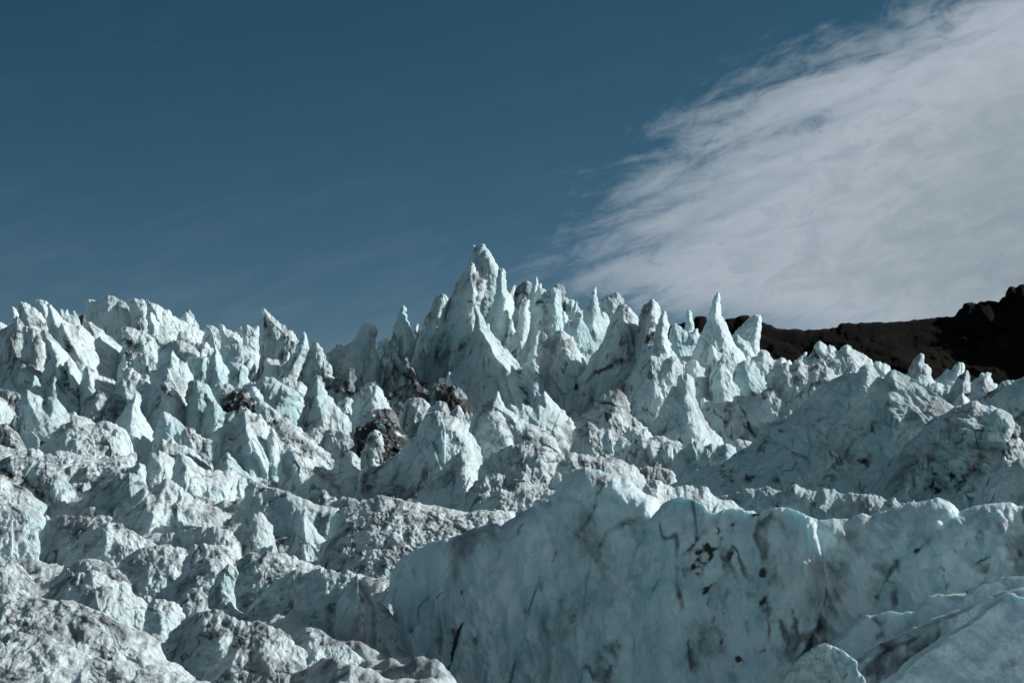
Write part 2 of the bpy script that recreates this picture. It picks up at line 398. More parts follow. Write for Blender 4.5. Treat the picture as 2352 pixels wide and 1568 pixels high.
    r2 = (fbm(qq / (small * 2.4), seed + 5, 3, .55, 'b') * 0.20 + fbm(qq / small, seed + 9, 2, .6, '') * 0.13) * small * rough * 2.0
    wq = q + 0.35 * big * np.stack([perlin(q / big * 1.3, seed + 50), perlin(q / big * 1.3, seed + 51), perlin(q / big * 1.3, seed + 52)], 1)
    fc0 = fac if fac is not None else (0.12 if mat is MAT_SMOOTH else (.24 if Y0 > 105 and 'boulder' not in name and 'heap' not in name else (.3 if L >= .8 and Y0 < 66 else .38)))
    if Y0 > 105: r1 = r1 * .42; r2 = r2 * .62
    if flat: r2 = r2 * .62; r1 = r1 * .6
    r1 = r1 * .75 + fc0 * (facets(wq / (big * .62), seed + 60) * 0.28 * big + facets(wq / (big * .24), seed + 61) * 0.13 * big)
    r2 = r2 + min(fc0 * 1.5, 1) * facets((wq + .4 * small * perlin(q / small, seed + 70)[:, None]) / (small * 1.9), seed + 62) * 0.34 * small * rough
    fine = perlin(qq / (m_px * 7), seed + 3) * m_px * 1.8 * rough
    F_ = prof + rib * (0.3 + 0.7 * fade) + fade * rel * r1 + fade * r2 + fade * fine
    Yf = (Y0 - k * Xc - L * zc - F_) / den
    Yf = np.maximum(Yf, Y0 * 0.35)
    front = np.stack([X * Yf, Yf, S * Yf], 1)
    T2 = Tb if Tb else T
    tb = F_.clip(0) + (Tb * (1 - np.exp(-d / 1.1)) if Tb else T2 * (1 - np.exp(-xx))) + 0.5 * np.clip(zc - S * Yf, 0, None) * fade
    back = front.copy(); back[:, 1] += tb + 0.15 * fade
    # dirt and blueness
    dn = fbm(pos / (10 * m_px * 4), seed + 31, 3, .6)
    dn2 = fbm(pos / (40 * m_px) + 9, seed + 33, 3, .6); dhf = fbm(pos / (11 * m_px), seed + 35, 3, .7)
    di = dirt + 0.35 * dirt * dn * 2 + 0.10 * np.clip(-r1 / (0.26 * big + 1e-6), 0, 1) * (0.3 + dirt)
    for (sx, sy, rx, ry, ang, st_) in spots:
        (cx, cy_), = to_full(reg, [(sx, sy)]); sc = REG[reg][2] / 0.6125; rx /= sc; ry /= sc
        pw = p + np.stack([dn, dn2], 1) * min(rx, ry) * 2.2; an = math.radians(ang); ux = (pw[:, 0] - cx) * math.cos(an) + (pw[:, 1] - cy_) * math.sin(an); uy = -(pw[:, 0] - cx) * math.sin(an) + (pw[:, 1] - cy_) * math.cos(an)
        g_ = np.exp(-((ux / rx) ** 2 + (uy / ry) ** 2) * 1.1)
        di = di + st_ * g_ * np.clip(0.95 + 0.9 * dn + 0.6 * dhf, 0, 1.5)
    bl = blue + 0.5 * perlin(pos / (26 * m_px * 2), seed + 77)
    n = len(p)
    vb = -np.ones(n, int); inner = np.nonzero(~bd | lastrow[idx])[0]
    # interior back vertices; rim vertices are shared except along the foot
    foot = lastrow[idx]
    sep_ = (~bd) | foot
    vb[sep_] = n + np.arange(sep_.sum()); vb[~sep_] = np.nonzero(~sep_)[0]
    V = np.vstack([front, back[sep_]])
    a0 = remap[ci * nx_ + cj]; b0 = remap[ci * nx_ + cj + 1]; c0 = remap[(ci + 1) * nx_ + cj + 1]; d0 = remap[(ci + 1) * nx_ + cj]
    Ff = np.stack([a0, d0, c0, b0], 1); Fb = np.stack([vb[a0], vb[b0], vb[c0], vb[d0]], 1)
    same = (Fb == Ff[:, [0, 3, 2, 1]]).all(1); Fb = Fb[~same]
    fc_ = np.nonzero(ci == ny_ - 2)[0]
    Fu = np.stack([d0[fc_], vb[d0[fc_]], vb[c0[fc_]], c0[fc_]], 1) if len(fc_) else np.zeros((0, 4), int)
    Fa = np.vstack([Ff, Fb, Fu])
    ccx, ccz = X.mean() * Y0, V[:, 2].min()
    org = np.array([ccx, Y0, ccz]); V = V - org
    di = np.concatenate([di, di[sep_]]); bl = np.concatenate([bl, bl[sep_]])
    if mat is None: mat = MAT_FAR if Y0 > 105 else (MAT_MID if Y0 > 52 else MAT_NEAR)
    o = make_obj(name, V, Fa, mat, smooth=(mat is MAT_ROCK), attrs={'dirt': np.clip(di, 0, 1.4), 'blue': bl}, loc=(org[0], org[1], org[2] + CAMZ))
    TOTAL[0] += len(Fa)
    o['kind'] = kind or 'thing'
    if not kind:
        o['label'] = label; o['category'] = cat
        if group: o['group'] = group
    return o
# ------------------------------------------------------------------ ground of the glacier
def build_ground():
    # columns wider than the view, rows spaced evenly in the view and then out to the horizon
    c_ = np.concatenate([np.arange(-2600, -260, 60), np.arange(-260, 2620, 3.0), np.arange(2620, 5000, 60)])
    rws = [7.0]
    while rws[-1] < 230:
        Yc = rws[-1]; rws.append(Yc + max(0.045, min(Yc * Yc * K / 4.3 * 2.6, Yc * 0.010)))
    rws += list(np.geomspace(236, 5000, 60))
    Yv = np.array(rws); CX, YG = np.meshgrid(c_, Yv); shp = CX.shape
    X, _ = rays(CX.ravel(), 1040); Yv2 = YG.ravel(); pxs = CX.ravel()
    z = ground_z(pxs, Yv2)
    x = X * Yv2
    q = np.stack([x, Yv2, z], 1).astype(np.float32)
    an = math.radians(-32); qa = np.stack([(x * math.cos(an) + Yv2 * math.sin(an)) * .45, -x * math.sin(an) + Yv2 * math.cos(an), z * 0], 1).astype(np.float32)
    nearf = np.clip((Yv2 - 60) / 60, 0, 1) * sstep(300, 200, Yv2)
    z = z + fbm(qa / 7.0, 3, 3, .5, 'r') * (0.75 + 0.6 * nearf)
    z = z + fbm(qa / 1.7, 11, 3, .55, 'b') * (0.30 + .35 * nearf)
    z = z + fbm(q / 0.55, 19, 3, .6, '') * 0.13 * (1 + 1.0 * nearf)
    far_ = Yv2 > 300
    z = z - 0.9 * nearf
    V = np.stack([x, Yv2, z + CAMZ], 1)
    ny_, nx_ = shp
    i = np.arange((ny_ - 1) * (nx_ - 1)); r = i // (nx_ - 1); c = i % (nx_ - 1); a0 = r * nx_ + c
    F = np.stack([a0, a0 + 1, a0 + nx_ + 1, a0 + nx_], 1)
    # silt gathers in a broad patch below the towers and in streaks over the near slope
    s_row = 1040 - (z / Yv2) / K
    def g(cx, cy, rx, ry, ang):
        a = math.radians(ang); ux = (pxs - cx) * math.cos(a) + (s_row - cy) * math.sin(a); uy = -(pxs - cx) * math.sin(a) + (s_row - cy) * math.cos(a)
        return np.exp(-((ux / rx) ** 2 + (uy / ry) ** 2))
    dn = fbm(q / 2.2, 41, 4, .6)
    dirt = 0.20 + 0.9 * g(860, 990, 120, 75, 0) + 0.45 * g(760, 1240, 190, 60, 20) + 0.55 * g(980, 1160, 150, 45, -15) + 0.35 * g(620, 1330, 200, 60, 20)
    dirt = dirt * (1 + 1.1 * dn) + 0.1 * dn
    o = make_obj('glacier', V, F, MAT_GROUND, {'dirt': np.clip(dirt, 0, 1.3), 'blue': -0.25 + 0 * dirt})
    o['kind'] = 'structure'
MAT_GROUND = ice_mat('rough_ice_ground', 2.0, 0.18, sss=0.0)
build_ground()
P = piece
# the dark mountain behind the glacier
H = to_full
P('hills', 'hills', None, 'D', 1150, [(-700, 560), (-200, 470), (100, 400), (250, 350), (330, 335), (335, 308), (370, 302), (405, 308), (415, 345), (450, 340), (520, 335), (525, 318), (560, 312), (575, 318), (615, 298), (668, 296), (680, 325), (720, 345), (755, 340), (800, 355), (850, 378), (900, 385), (1000, 390), (1060, 388), (1130, 378), (1205, 378), (1225, 350), (1290, 343), (1330, 352), (1385, 344), (1420, 340), (1500, 342), (1600, 338), (1700, 325), (1800, 312), (1940, 296), (1950, 262), (1985, 245), (1975, 226), (2040, 214), (2050, 235), (2090, 212), (2150, 208), (2205, 215), (2215, 190), (2250, 180), (2255, 128), (2290, 122), (2300, 130), (2352, 106), (2450, 90), (2600, 120), (2900, 60), (3300, 100), (3700, 180), (4000, 400)],
  k=-0.15, L=1.3, T=90, a=1.0, jag=0.05, mat=MAT_ROCK, kind='structure', ribs=0, sp=5, deep=260, splay=0.4, rough=1.6, rel=1.4, flow=60,
  spines=[([(2150, 210), (2100, 330), (1900, 420)], .5, 20, .3), ([(1300, 345), (1350, 450), (1300, 600)], .5, 14, .2), ([(760, 345), (800, 450), (850, 560)], .4, 10, .2)])
SKG = "ice spires along the skyline"
# ---- left skyline group
P('ice_wall', 'broad round-topped grey ice wall standing shaded on the left skyline', 'ice wall', 'A', 172,
  [(775, 520), (790, 440), (778, 330), (800, 297), (850, 300), (893, 318), (905, 300), (930, 280), (985, 262), (1020, 265), (1060, 275), (1095, 300), (1120, 305), (1160, 335), (1195, 372), (1215, 430), (1225, 520), (1240, 600)], k=-.22, T=2.2, jag=.06, ribs=.2, rel=.7,
  spines=[([(893, 318), (905, 450), (900, 560)], -.5, 5, .05), ([(1095, 300), (1090, 400), (1100, 520)], -.35, 5, .05)], spots=[(1200, 480, 22, 70, 10, .75), (1085, 400, 6, 60, -20, .6)])
P('ice_block', 'narrow dark-edged ice block right of the broad round grey wall', 'ice block', 'A', 170,
  [(1190, 560), (1200, 430), (1175, 340), (1158, 296), (1190, 305), (1215, 308), (1222, 290), (1245, 288), (1290, 302), (1300, 290), (1330, 310), (1350, 350), (1362, 400), (1370, 560)], k=-.1, T=2, jag=.07, spots=[(1330, 350, 30, 40, 40, .5)])
P('ice_ridge', 'white sunlit ridge sloping down right from the grey wall on the skyline', 'ice ridge', 'A', 167,
  [(1350, 560), (1352, 420), (1345, 340), (1342, 293), (1370, 315), (1400, 335), (1450, 345), (1490, 372), (1530, 395), (1570, 430), (1620, 465), (1640, 480), (1700, 500), (1760, 530), (1830, 575), (1885, 600), (1895, 680)], k=.35, L=.6, T=3.5, dirt=.06,
  spines=[([(1380, 320), (1420, 450), (1480, 600)], .5, 5, .3), ([(1500, 385), (1540, 470), (1600, 560)], .5, 5, .3)])
P('ice_ridge', 'lower jagged white apron in front of the sloping skyline ridge', 'ice ridge', 'A', 161,
  [(1345, 640), (1352, 500), (1350, 425), (1380, 415), (1420, 440), (1440, 500), (1500, 530), (1560, 540), (1610, 560), (1640, 620), (1660, 700)], k=.25, L=.7, T=3, dirt=.1)
P('ice_spire', 'small dirt-rimmed rounded cone on the skyline right of the white ridge', 'ice spire', 'A', 174,
  [(1630, 520), (1648, 470), (1670, 430), (1690, 405), (1720, 398), (1755, 405), (1765, 430), (1785, 450), (1800, 490), (1815, 520), (1828, 580)], k=.1, T=2, dirt=.3, group=SKG, spots=[(1720, 410, 50, 12, 0, .4), (1790, 480, 10, 40, -20, .5)])
P('ice_block', 'shaded grey lump on the skyline between the cone and the twin horns', 'ice block', 'A', 160,
  [(1860, 700), (1880, 620), (1895, 560), (1890, 535), (1930, 538), (1975, 555), (2010, 580), (2025, 640), (2060, 700)], k=-.25, T=2.2, dirt=.15, spots=[(2030, 670, 18, 40, 0, .5)])
P('ice_spire', 'thin curled fin with two bright edges on the left skyline', 'ice spire', 'A', 157,
  [(2035, 680), (2020, 610), (2008, 545), (2012, 523), (2040, 530), (2062, 545), (2070, 565), (2100, 580), (2130, 590), (2170, 600), (2205, 640), (2230, 710)], k=.05, T=1.8, dirt=.08, group=SKG, spines=[([(2012, 530), (2045, 620), (2060, 680)], .6, 4, .2)])
P('ice_block', 'pale sloping hump at skyline left of the dark leaning peak', 'ice block', 'A', 168,
  [(2160, 620), (2180, 570), (2220, 550), (2262, 533), (2300, 545), (2345, 550), (2380, 545), (2390, 620)], k=.2, T=2.5)
P('ice_spire', 'narrow bright tooth at the far left end of the skyline', 'ice spire', 'A', 158,
  [(78, 560), (88, 470), (95, 400), (103, 355), (125, 360), (150, 385), (168, 425), (178, 500), (182, 600)], k=.3, T=1.8, dirt=.05, group=SKG)
P('ice_ridge', 'large bright slab leaning right behind the narrow tooth at far left', 'ice ridge', 'A', 154,
  [(150, 620), (168, 500), (172, 430), (162, 375), (178, 350), (188, 320), (215, 325), (262, 340), (300, 370), (340, 395), (385, 440), (415, 480), (425, 540), (470, 620)], k=.45, L=.5, T=3.2, dirt=.16, flow=65, spots=[(350, 540, 70, 30, 20, .6)])
P('ice_block', 'pointed grey-faced slab on the skyline above the long white slope', 'ice block', 'A', 166,
  [(400, 560), (370, 440), (330, 370), (320, 302), (350, 305), (382, 298), (420, 310), (445, 330), (458, 400), (480, 560)], k=-.1, T=2.2, group=SKG)
P('ice_ridge', 'tall white sunlit ridge running down right from the left skyline', 'ice ridge', 'A', 151,
  [(440, 640), (430, 540), (430, 460), (440, 380), (432, 340), (470, 345), (500, 385), (540, 430), (570, 480), (620, 510), (660, 545), (720, 560), (760, 640), (800, 760)], k=.6, L=.6, T=4, dirt=.08, flow=60, ribs=.6, spines=[([(460, 350), (520, 480), (640, 640)], .5, 6, .3)])
P('ice_spire', 'row of three blunt ice fingers on the skyline beside dark hollow', 'ice spire', 'A', 164,
  [(520, 460), (535, 400), (548, 385), (575, 388), (590, 410), (605, 395), (625, 400), (640, 430), (655, 425), (668, 398), (690, 405), (705, 430), (720, 470), (730, 560)], k=.2, T=2, group=SKG)
P('ice_block', 'dark dirty saddle on the skyline beside the round grey wall', 'ice block', 'A', 176,
  [(690, 520), (690, 450), (710, 430), (740, 440), (770, 435), (795, 450), (810, 540)], k=-.2, T=2, dirt=.75)
P('ice_ridge', 'long bright ramp descending below the round grey skyline wall', 'ice ridge', 'A', 148,
  [(770, 700), (800, 580), (788, 510), (790, 488), (820, 500), (865, 530), (920, 570), (960, 610), (1020, 640), (1060, 690), (1110, 740), (1150, 790), (1190, 830), (1220, 870), (1225, 960)], k=.55, L=.7, T=4, dirt=.12, flow=50, spines=[([(800, 500), (870, 600), (960, 790)], -.5, 8, .05), ([(830, 520), (960, 660), (1130, 860)], .5, 6, .25)], spots=[(1050, 660, 90, 14, 28, .5), (1000, 850, 60, 20, 20, .45)])
P('ice_ridge', 'widest white slope of the left group with dark left gully', 'ice ridge', 'A', 144,
  [(520, 900), (505, 740), (520, 650), (535, 560), (560, 512), (600, 520), (640, 545), (690, 545), (740, 530), (790, 570), (830, 620), (870, 700), (940, 790), (1010, 830), (1060, 860), (1110, 900), (1135, 960), (1140, 1060)], k=.7, L=.75, T=5, dirt=.1, flow=58, ribs=.5,
  spines=[([(570, 520), (620, 660), (720, 800), (860, 1000)], .5, 8, .3), ([(740, 540), (830, 700), (930, 900)], .45, 8, .25)], spots=[(620, 700, 28, 80, -25, .5), (650, 760, 40, 30, 0, .5)])
P('ice_block', 'dirty rubble-covered block below the round grey skyline wall', 'ice block', 'A', 146,
  [(1120, 760), (1125, 640), (1112, 590), (1112, 550), (1150, 552), (1210, 562), (1280, 585), (1330, 610), (1390, 635), (1420, 670), (1440, 730), (1448, 800), (1440, 860)], k=.2, L=.8, T=3.2, dirt=.22, rough=2.0, rnd=.7, spots=[(1200, 720, 80, 60, 30, .65), (1160, 600, 40, 20, 0, .4)])
P('ice_wall', 'dark shaded wall of tall columns at the far left edge', 'ice wall', 'A', 147,
  [(-60, 620), (-20, 580), (40, 560), (70, 520), (110, 520), (135, 470), (150, 445), (200, 500), (215, 600), (230, 800)], k=-.7, L=.15, T=3, dirt=.35, flow=86, ribs=.7)
P('ice_boulder', 'bright crumbly knob at the left edge of the skyline', 'ice boulder', 'A', 162, [(-80, 560), (-40, 520), (0, 503), (35, 520), (62, 535), (60, 580), (30, 640)], k=.3, T=2)
P('ice_slab', 'shaded slab with lit rounded crest left of the tall white ridge', 'ice slab', 'A', 141,
  [(150, 900), (200, 760), (215, 680), (200, 590), (212, 552), (250, 545), (300, 560), (350, 580), (385, 620), (400, 700), (420, 800), (430, 980)], k=-.55, L=.25, T=2.8, dirt=.15, jag=.06, spines=[([(330, 575), (320, 720), (300, 900)], -.3, 8, .05)])
P('ice_slab', 'tall shaded blade with sunlit right slope in the left group', 'ice slab', 'A', 137,
  [(400, 1120), (405, 950), (420, 800), (415, 720), (385, 650), (372, 600), (385, 578), (405, 575), (440, 600), (480, 650), (520, 700), (550, 735), (580, 790), (620, 850), (640, 900), (690, 980), (720, 1050), (750, 1150)], k=-.1, L=.4, T=3.5, dirt=.12, flow=62,
  spines=[([(400, 580), (480, 700), (540, 800), (560, 980), (580, 1120)], .9, 5, .35)], spots=[(620, 1050, 20, 90, -8, .8), (700, 1130, 20, 60, -20, .7)])
P('ice_wall', 'low shaded fluted wall under the blades at the left edge', 'ice wall', 'A', 139, [(-40, 1060), (40, 1000), (80, 900), (130, 880), (170, 840), (200, 870), (300, 900), (400, 1000), (410, 1060)], k=-.6, L=.2, T=2.5, dirt=.4, ribs=.8)
P('ice_spire', 'small smooth shaded pyramid at the foot of the far left wall', 'ice spire', 'A', 131,
  [(215, 1120), (235, 1040), (270, 1040), (318, 992), (345, 1040), (380, 1080), (412, 1110), (440, 1160)], k=-.3, T=2, blue=.3)
P('ice_spire', 'short pale fin with dark tip beside the lit blade slope', 'ice spire', 'A', 130,
  [(400, 1160), (430, 1110), (480, 1060), (495, 1005), (512, 1010), (510, 1080), (560, 1150), (650, 1250), (740, 1300)], k=-.3, T=2.2, blue=.2)
P('ice_ridge', 'sunlit spur with rusty dirt streaks below the blade', 'ice ridge', 'A', 133,
  [(540, 1150), (560, 980), (590, 880), (620, 850), (650, 880), (700, 900), (720, 950), (745, 1040), (780, 1100), (820, 1180), (860, 1260)], k=.5, L=.6, T=3.5, dirt=.2, spots=[(610, 1050, 22, 90, -5, .8), (720, 1140, 26, 60, -25, .8)])
P('ice_ridge', 'stepped white spur falling toward the camera in the left group', 'ice ridge', 'A', 132,
  [(740, 1060), (760, 960), (790, 900), (830, 915), (870, 950), (900, 1000), (960, 1010), (1020, 1040), (1080, 1060), (1110, 1100), (1180, 1120), (1210, 1180)], k=.5, L=.9, T=4, dirt=.18, spots=[(870, 950, 40, 16, 20, .5)])
P('ice_block', 'narrow fluted white block right of the ramp foot', 'ice block', 'A', 142,
  [(1080, 940), (1110, 860), (1120, 810), (1150, 800), (1185, 830), (1215, 900), (1230, 1000)], k=.2, T=2.4, blue=.2)
P('ice_block', 'cracked pair of upright pale blocks under the rubble-covered block', 'ice block', 'A', 138,
  [(1215, 1000), (1225, 870), (1250, 830), (1300, 820), (1315, 780), (1345, 790), (1360, 800), (1400, 810), (1440, 840), (1480, 890), (1450, 980)], k=.1, T=2.4, blue=.25, spots=[(1362, 880, 8, 90, 0, 1.0)])
P('ice_block', 'low shaded block with ragged bright top edge in left group', 'ice block', 'A', 131,
  [(1060, 1060), (1090, 1000), (1095, 940), (1150, 935), (1225, 928), (1250, 960), (1290, 1000), (1340, 980), (1370, 1000), (1380, 1060)], k=-.2, T=2.2, blue=.15)
P('ice_block', 'ragged crest of white shards above the shadowed bowl', 'ice block', 'A', 128,
  [(1060, 1130), (1100, 1060), (1130, 1025), (1180, 1045), (1230, 1038), (1268, 1075), (1240, 1120), (1290, 1170)], k=.1, T=2, blue=.1)
P('ice_boulder', 'grey rounded boulder in shade left of the sunlit pyramid', 'ice boulder', 'A', 118,
  [(900, 1330), (960, 1260), (1000, 1190), (1060, 1165), (1120, 1180), (1160, 1230), (1150, 1330)], k=-.2, T=3, rnd=.8, dirt=.5)
P('ice_boulder', 'dark gullied mass in shadow left of the grey boulder', 'ice boulder', 'A', 121,
  [(740, 1290), (780, 1210), (850, 1190), (890, 1120), (950, 1150), (980, 1200), (960, 1300)], k=.1, T=3, dirt=.45, ribs=.8)
P('ice_spire', 'tall white pyramid with sharp tip lit in front of shaded bowl', 'ice spire', 'A', 112,
  [(1040, 1470), (1090, 1380), (1130, 1330), (1170, 1260), (1205, 1230), (1228, 1190), (1245, 1160), (1262, 1190), (1272, 1230), (1290, 1330), (1320, 1390), (1355, 1440), (1400, 1500), (1430, 1560)], k=.45, L=.5, T=3, dirt=.05, flow=85, group=SKG)
P('ice_spire', 'largest sunlit horn of the left middle with dark cleft on its face', 'ice spire', 'A', 119,
  [(1295, 1340), (1300, 1240), (1330, 1130), (1380, 1060), (1375, 980), (1400, 945), (1450, 950), (1480, 890), (1520, 840), (1578, 768), (1600, 790), (1620, 820), (1650, 850), (1640, 920), (1640, 1000), (1720, 1020), (1735, 1060), (1705, 1120), (1690, 1160), (1710, 1260), (1740, 1350), (1760, 1440)], k=.35, L=.45, T=4, dirt=.12, flow=78,
  spines=[([(1578, 770), (1600, 900), (1680, 1100), (1720, 1400)], .5, 8, .25), ([(1400, 950), (1480, 1100), (1560, 1260)], .4, 6, .25)], spots=[(1520, 1150, 24, 60, -45, .8), (1680, 970, 45, 60, 0, .55)])
P('ice_block', 'wedge of fallen slab resting right of the big horn', 'ice block', 'A', 136,
  [(1450, 860), (1470, 740), (1530, 700), (1600, 690), (1660, 670), (1700, 690), (1760, 720), (1800, 750), (1830, 780), (1820, 830), (1700, 870)], k=.0, T=2.6, blue=.25)
P('ice_boulder', 'pale knob above the fallen slab behind the big horn', 'ice boulder', 'A', 148,
  [(1610, 700), (1625, 640), (1640, 600), (1665, 592), (1695, 610), (1700, 650), (1740, 670), (1790, 700), (1900, 690), (1960, 740), (2000, 800)], k=-.05, T=2.4)
P('ice_block', 'pale split tooth with sunlit front left of the slim spike', 'ice block', 'A', 131,
  [(1810, 980), (1815, 900), (1835, 825), (1870, 828), (1900, 820), (1912, 850), (1895, 880), (1910, 950), (1920, 1000)], k=.25, T=1.8, blue=.1)
P('ice_spire', 'slim white spike on a broad lit base in the left middle', 'ice spire', 'A', 128,
  [(1870, 1060), (1890, 980), (1920, 870), (1950, 800), (1968, 770), (1972, 705), (1990, 710), (1998, 750), (2015, 800), (2040, 850), (2080, 910), (2110, 960), (2135, 1030), (2140, 1090)], k=.35, T=3, dirt=.06, group=SKG)
P('ice_block', 'arched translucent slab behind the slim white spike', 'ice block', 'A', 141,
  [(2030, 880), (2045, 780), (2060, 720), (2130, 712), (2200, 702), (2240, 720), (2280, 760), (2320, 800), (2345, 850), (2330, 960), (2300, 1000)], k=-.1, T=2, blue=.35, rnd=.6, spots=[(2150, 800, 70, 14, 12, .4)])
P('ice_block', 'clean white cube-like block right of the slim spike', 'ice block', 'A', 124,
  [(2095, 1060), (2110, 960), (2112, 875), (2160, 880), (2200, 870), (2235, 862), (2250, 910), (2285, 950), (2275, 1020), (2290, 1080)], k=.4, T=2.5, dirt=.03)
P('ice_block', 'shattered pale blocks above the dirty pile', 'ice block', 'A', 121, [(1960, 1180), (1970, 1100), (2000, 1060), (2060, 1080), (2110, 1070), (2150, 1100), (2250, 1080), (2340, 1050), (2400, 1090), (2400, 1160)], k=.2, T=2.2, dirt=.15, rough=1.6)
P('rubble_heap', 'dark gravelly heap of dirty ice rubble in the left middle', 'rubble heap', 'L', 116,
  [(560, 420), (590, 290), (640, 230), (700, 190), (760, 170), (850, 160), (900, 200), (940, 260), (960, 330), (940, 400)], k=.2, L=1.2, T=3, dirt=1.05, rough=3, rnd=.8)
P('ice_boulder', 'white oval boulder on the dark gravelly rubble heap', 'ice boulder', 'L', 113,
  [(880, 200), (875, 150), (900, 115), (935, 120), (965, 155), (985, 200), (1015, 240), (1030, 280), (980, 290), (920, 270)], k=.4, T=1.5, rnd=.8, dirt=.02, deep=3, splay=0, lz=0)
P('ice_block', 'turquoise hollowed block with rim below the big horn', 'ice block', 'L', 117,
  [(250, 330), (255, 200), (270, 90), (300, 60), (345, 70), (380, 60), (430, 90), (500, 150), (540, 250), (560, 360), (530, 480)], k=.15, T=2.5, blue=.6, spots=[(300, 200, 20, 60, 0, .25)], spines=[([(310, 80), (310, 180), (320, 280)], -1.0, 12, .05), ([(460, 280), (450, 400), (480, 480)], -1.2, 14, .05)])
P('ice_block', 'crumpled blue block left of the fluted dirty ridge', 'ice block', 'L', 111,
  [(400, 520), (420, 420), (440, 330), (520, 270), (600, 330), (660, 390), (730, 380), (740, 470), (640, 560)], k=-.3, T=2.6, blue=.45, dirt=.25, ribs=.8)
P('ice_ridge', 'smooth turquoise mound with snowy crest at the left edge', 'ice ridge', 'A', 108,
  [(140, 1500), (190, 1340), (180, 1220), (205, 1160), (235, 1135), (290, 1155), (350, 1180), (400, 1225), (420, 1260), (445, 1190), (500, 1185), (545, 1250), (580, 1320), (640, 1350), (690, 1320), (740, 1370), (800, 1390), (870, 1430), (900, 1500)], k=.0, L=.8, T=4.5, blue=.35, dirt=.06, rnd=.5, spots=[(420, 1245, 14, 30, 30, .5)])
P('ice_boulder', 'bright rough boulder cut by the left frame edge', 'ice boulder', 'A', 104, [(-120, 1260), (-30, 1190), (15, 1205), (60, 1270), (120, 1330), (100, 1400), (60, 1450)], k=.3, T=3, dirt=.08)
P('ice_boulder', 'dark dirty lump under the bright rough boulder at left', 'ice boulder', 'A', 101, [(-100, 1500), (0, 1445), (60, 1440), (100, 1480), (160, 1560)], k=-.3, T=2, dirt=.6)
P('ice_block', 'dirty shadowed shelf at the left edge under the tall columns', 'ice block', 'A', 125, [(-100, 1180), (0, 1110), (40, 1130), (100, 1140), (160, 1150), (200, 1180), (260, 1240)], k=-.2, T=2.4, dirt=.5, rough=1.6)
# ---- skyline between the left group and the towers
P('ice_spire', 'dark leaning peak with pale tip on the left skyline', 'ice spire', 'B', 156,
  [(38, 740), (48, 640), (58, 540), (62, 470), (52, 378), (78, 380), (105, 405), (125, 425), (155, 455), (185, 490), (215, 515), (235, 530), (275, 540), (310, 570), (345, 600), (365, 630), (385, 670), (395, 760)], k=-.1, L=.3, T=3, dirt=.38, group=SKG,
  spines=[([(60, 385), (100, 500), (130, 600)], -.4, 6, .05)], spots=[(90, 500, 14, 80, -15, .5), (310, 580, 60, 20, 35, .5)])
P('ice_block', 'dirty stepped block in front of the dark leaning peak', 'ice block', 'B', 149,
  [(100, 900), (150, 800), (180, 740), (178, 680), (235, 652), (290, 640), (302, 615), (318, 640), (350, 660), (380, 740), (350, 830), (340, 880)], k=-.15, T=2.8, dirt=.55, spots=[(330, 720, 30, 60, 20, .6)])
P('ice_spire', 'small lit horn at the foot of the dark leaning peak', 'ice spire', 'B', 141,
  [(70, 960), (80, 850), (110, 835), (150, 850), (190, 850), (230, 870), (270, 820), (290, 768), (310, 790), (322, 840), (290, 900), (240, 980)], k=.35, T=2.4, dirt=.12, blue=.1)
P('ice_spire', 'sharp sunlit blade spire in the dip of the skyline', 'ice spire', 'B', 135,
  [(180, 1030), (230, 970), (290, 890), (330, 820), (365, 750), (385, 700), (405, 665), (428, 620), (447, 595), (462, 622), (478, 690), (488, 735), (470, 800), (440, 870), (415, 930), (375, 1020)], k=.35, L=.5, T=2.8, dirt=.1, flow=112, group=SKG,
  spines=[([(447, 600), (400, 740), (330, 880), (280, 1000)], .6, 5, .3)], spots=[(470, 810, 24, 60, 10, .8), (350, 860, 10, 70, 40, .6)])
P('ice_wall', 'dim turquoise wall behind the sharp blade spire', 'ice wall', 'B', 150,
  [(400, 1000), (460, 860), (495, 740), (505, 695), (540, 688), (580, 700), (605, 740), (625, 790), (645, 830), (660, 880), (690, 900), (700, 1000)], k=-.6, L=.15, T=2.8, dirt=.25, blue=.4)
P('ice_block', 'dark fluted buttress right of the blade spire', 'ice block', 'B', 141,
  [(360, 1050), (420, 950), (480, 880), (500, 770), (525, 780), (540, 850), (560, 900), (600, 960), (620, 1060)], k=-.5, T=2.5, dirt=.38, ribs=.7)
P('ice_ridge', 'broad hump with rounded hooked head left of the lantern-shaped spire', 'ice ridge', 'B', 153,
  [(640, 900), (652, 790), (690, 765), (735, 745), (732, 715), (760, 722), (778, 708), (812, 730), (850, 705), (890, 680), (915, 650), (930, 610), (945, 570), (965, 540), (992, 520), (1020, 525), (1055, 522), (1085, 538), (1108, 552), (1120, 590), (1115, 625), (1098, 655), (1100, 690), (1092, 740), (1110, 790), (1140, 840), (1150, 950)], k=-.1, L=.3, T=3.6, dirt=.16, jag=.06,
  spots=[(820, 840, 60, 20, 0, .3), (800, 1130, 110, 50, 0, .5)])
P('ice_block', 'snowy white crumbs behind the hooked hump', 'ice block', 'B', 163,
  [(1090, 800), (1100, 720), (1130, 685), (1150, 690), (1160, 670), (1190, 655), (1218, 655), (1225, 700), (1215, 780)], k=.2, T=2, dirt=.03)
P('ice_slab', 'translucent pale slab below the hooked hump', 'ice slab', 'B', 145,
  [(960, 1100), (985, 1010), (1020, 960), (1040, 930), (1060, 850), (1040, 800), (1070, 740), (1095, 755), (1120, 790), (1145, 850), (1150, 1000), (1155, 1100)], k=-.25, T=2, blue=.4, rough=1.4)
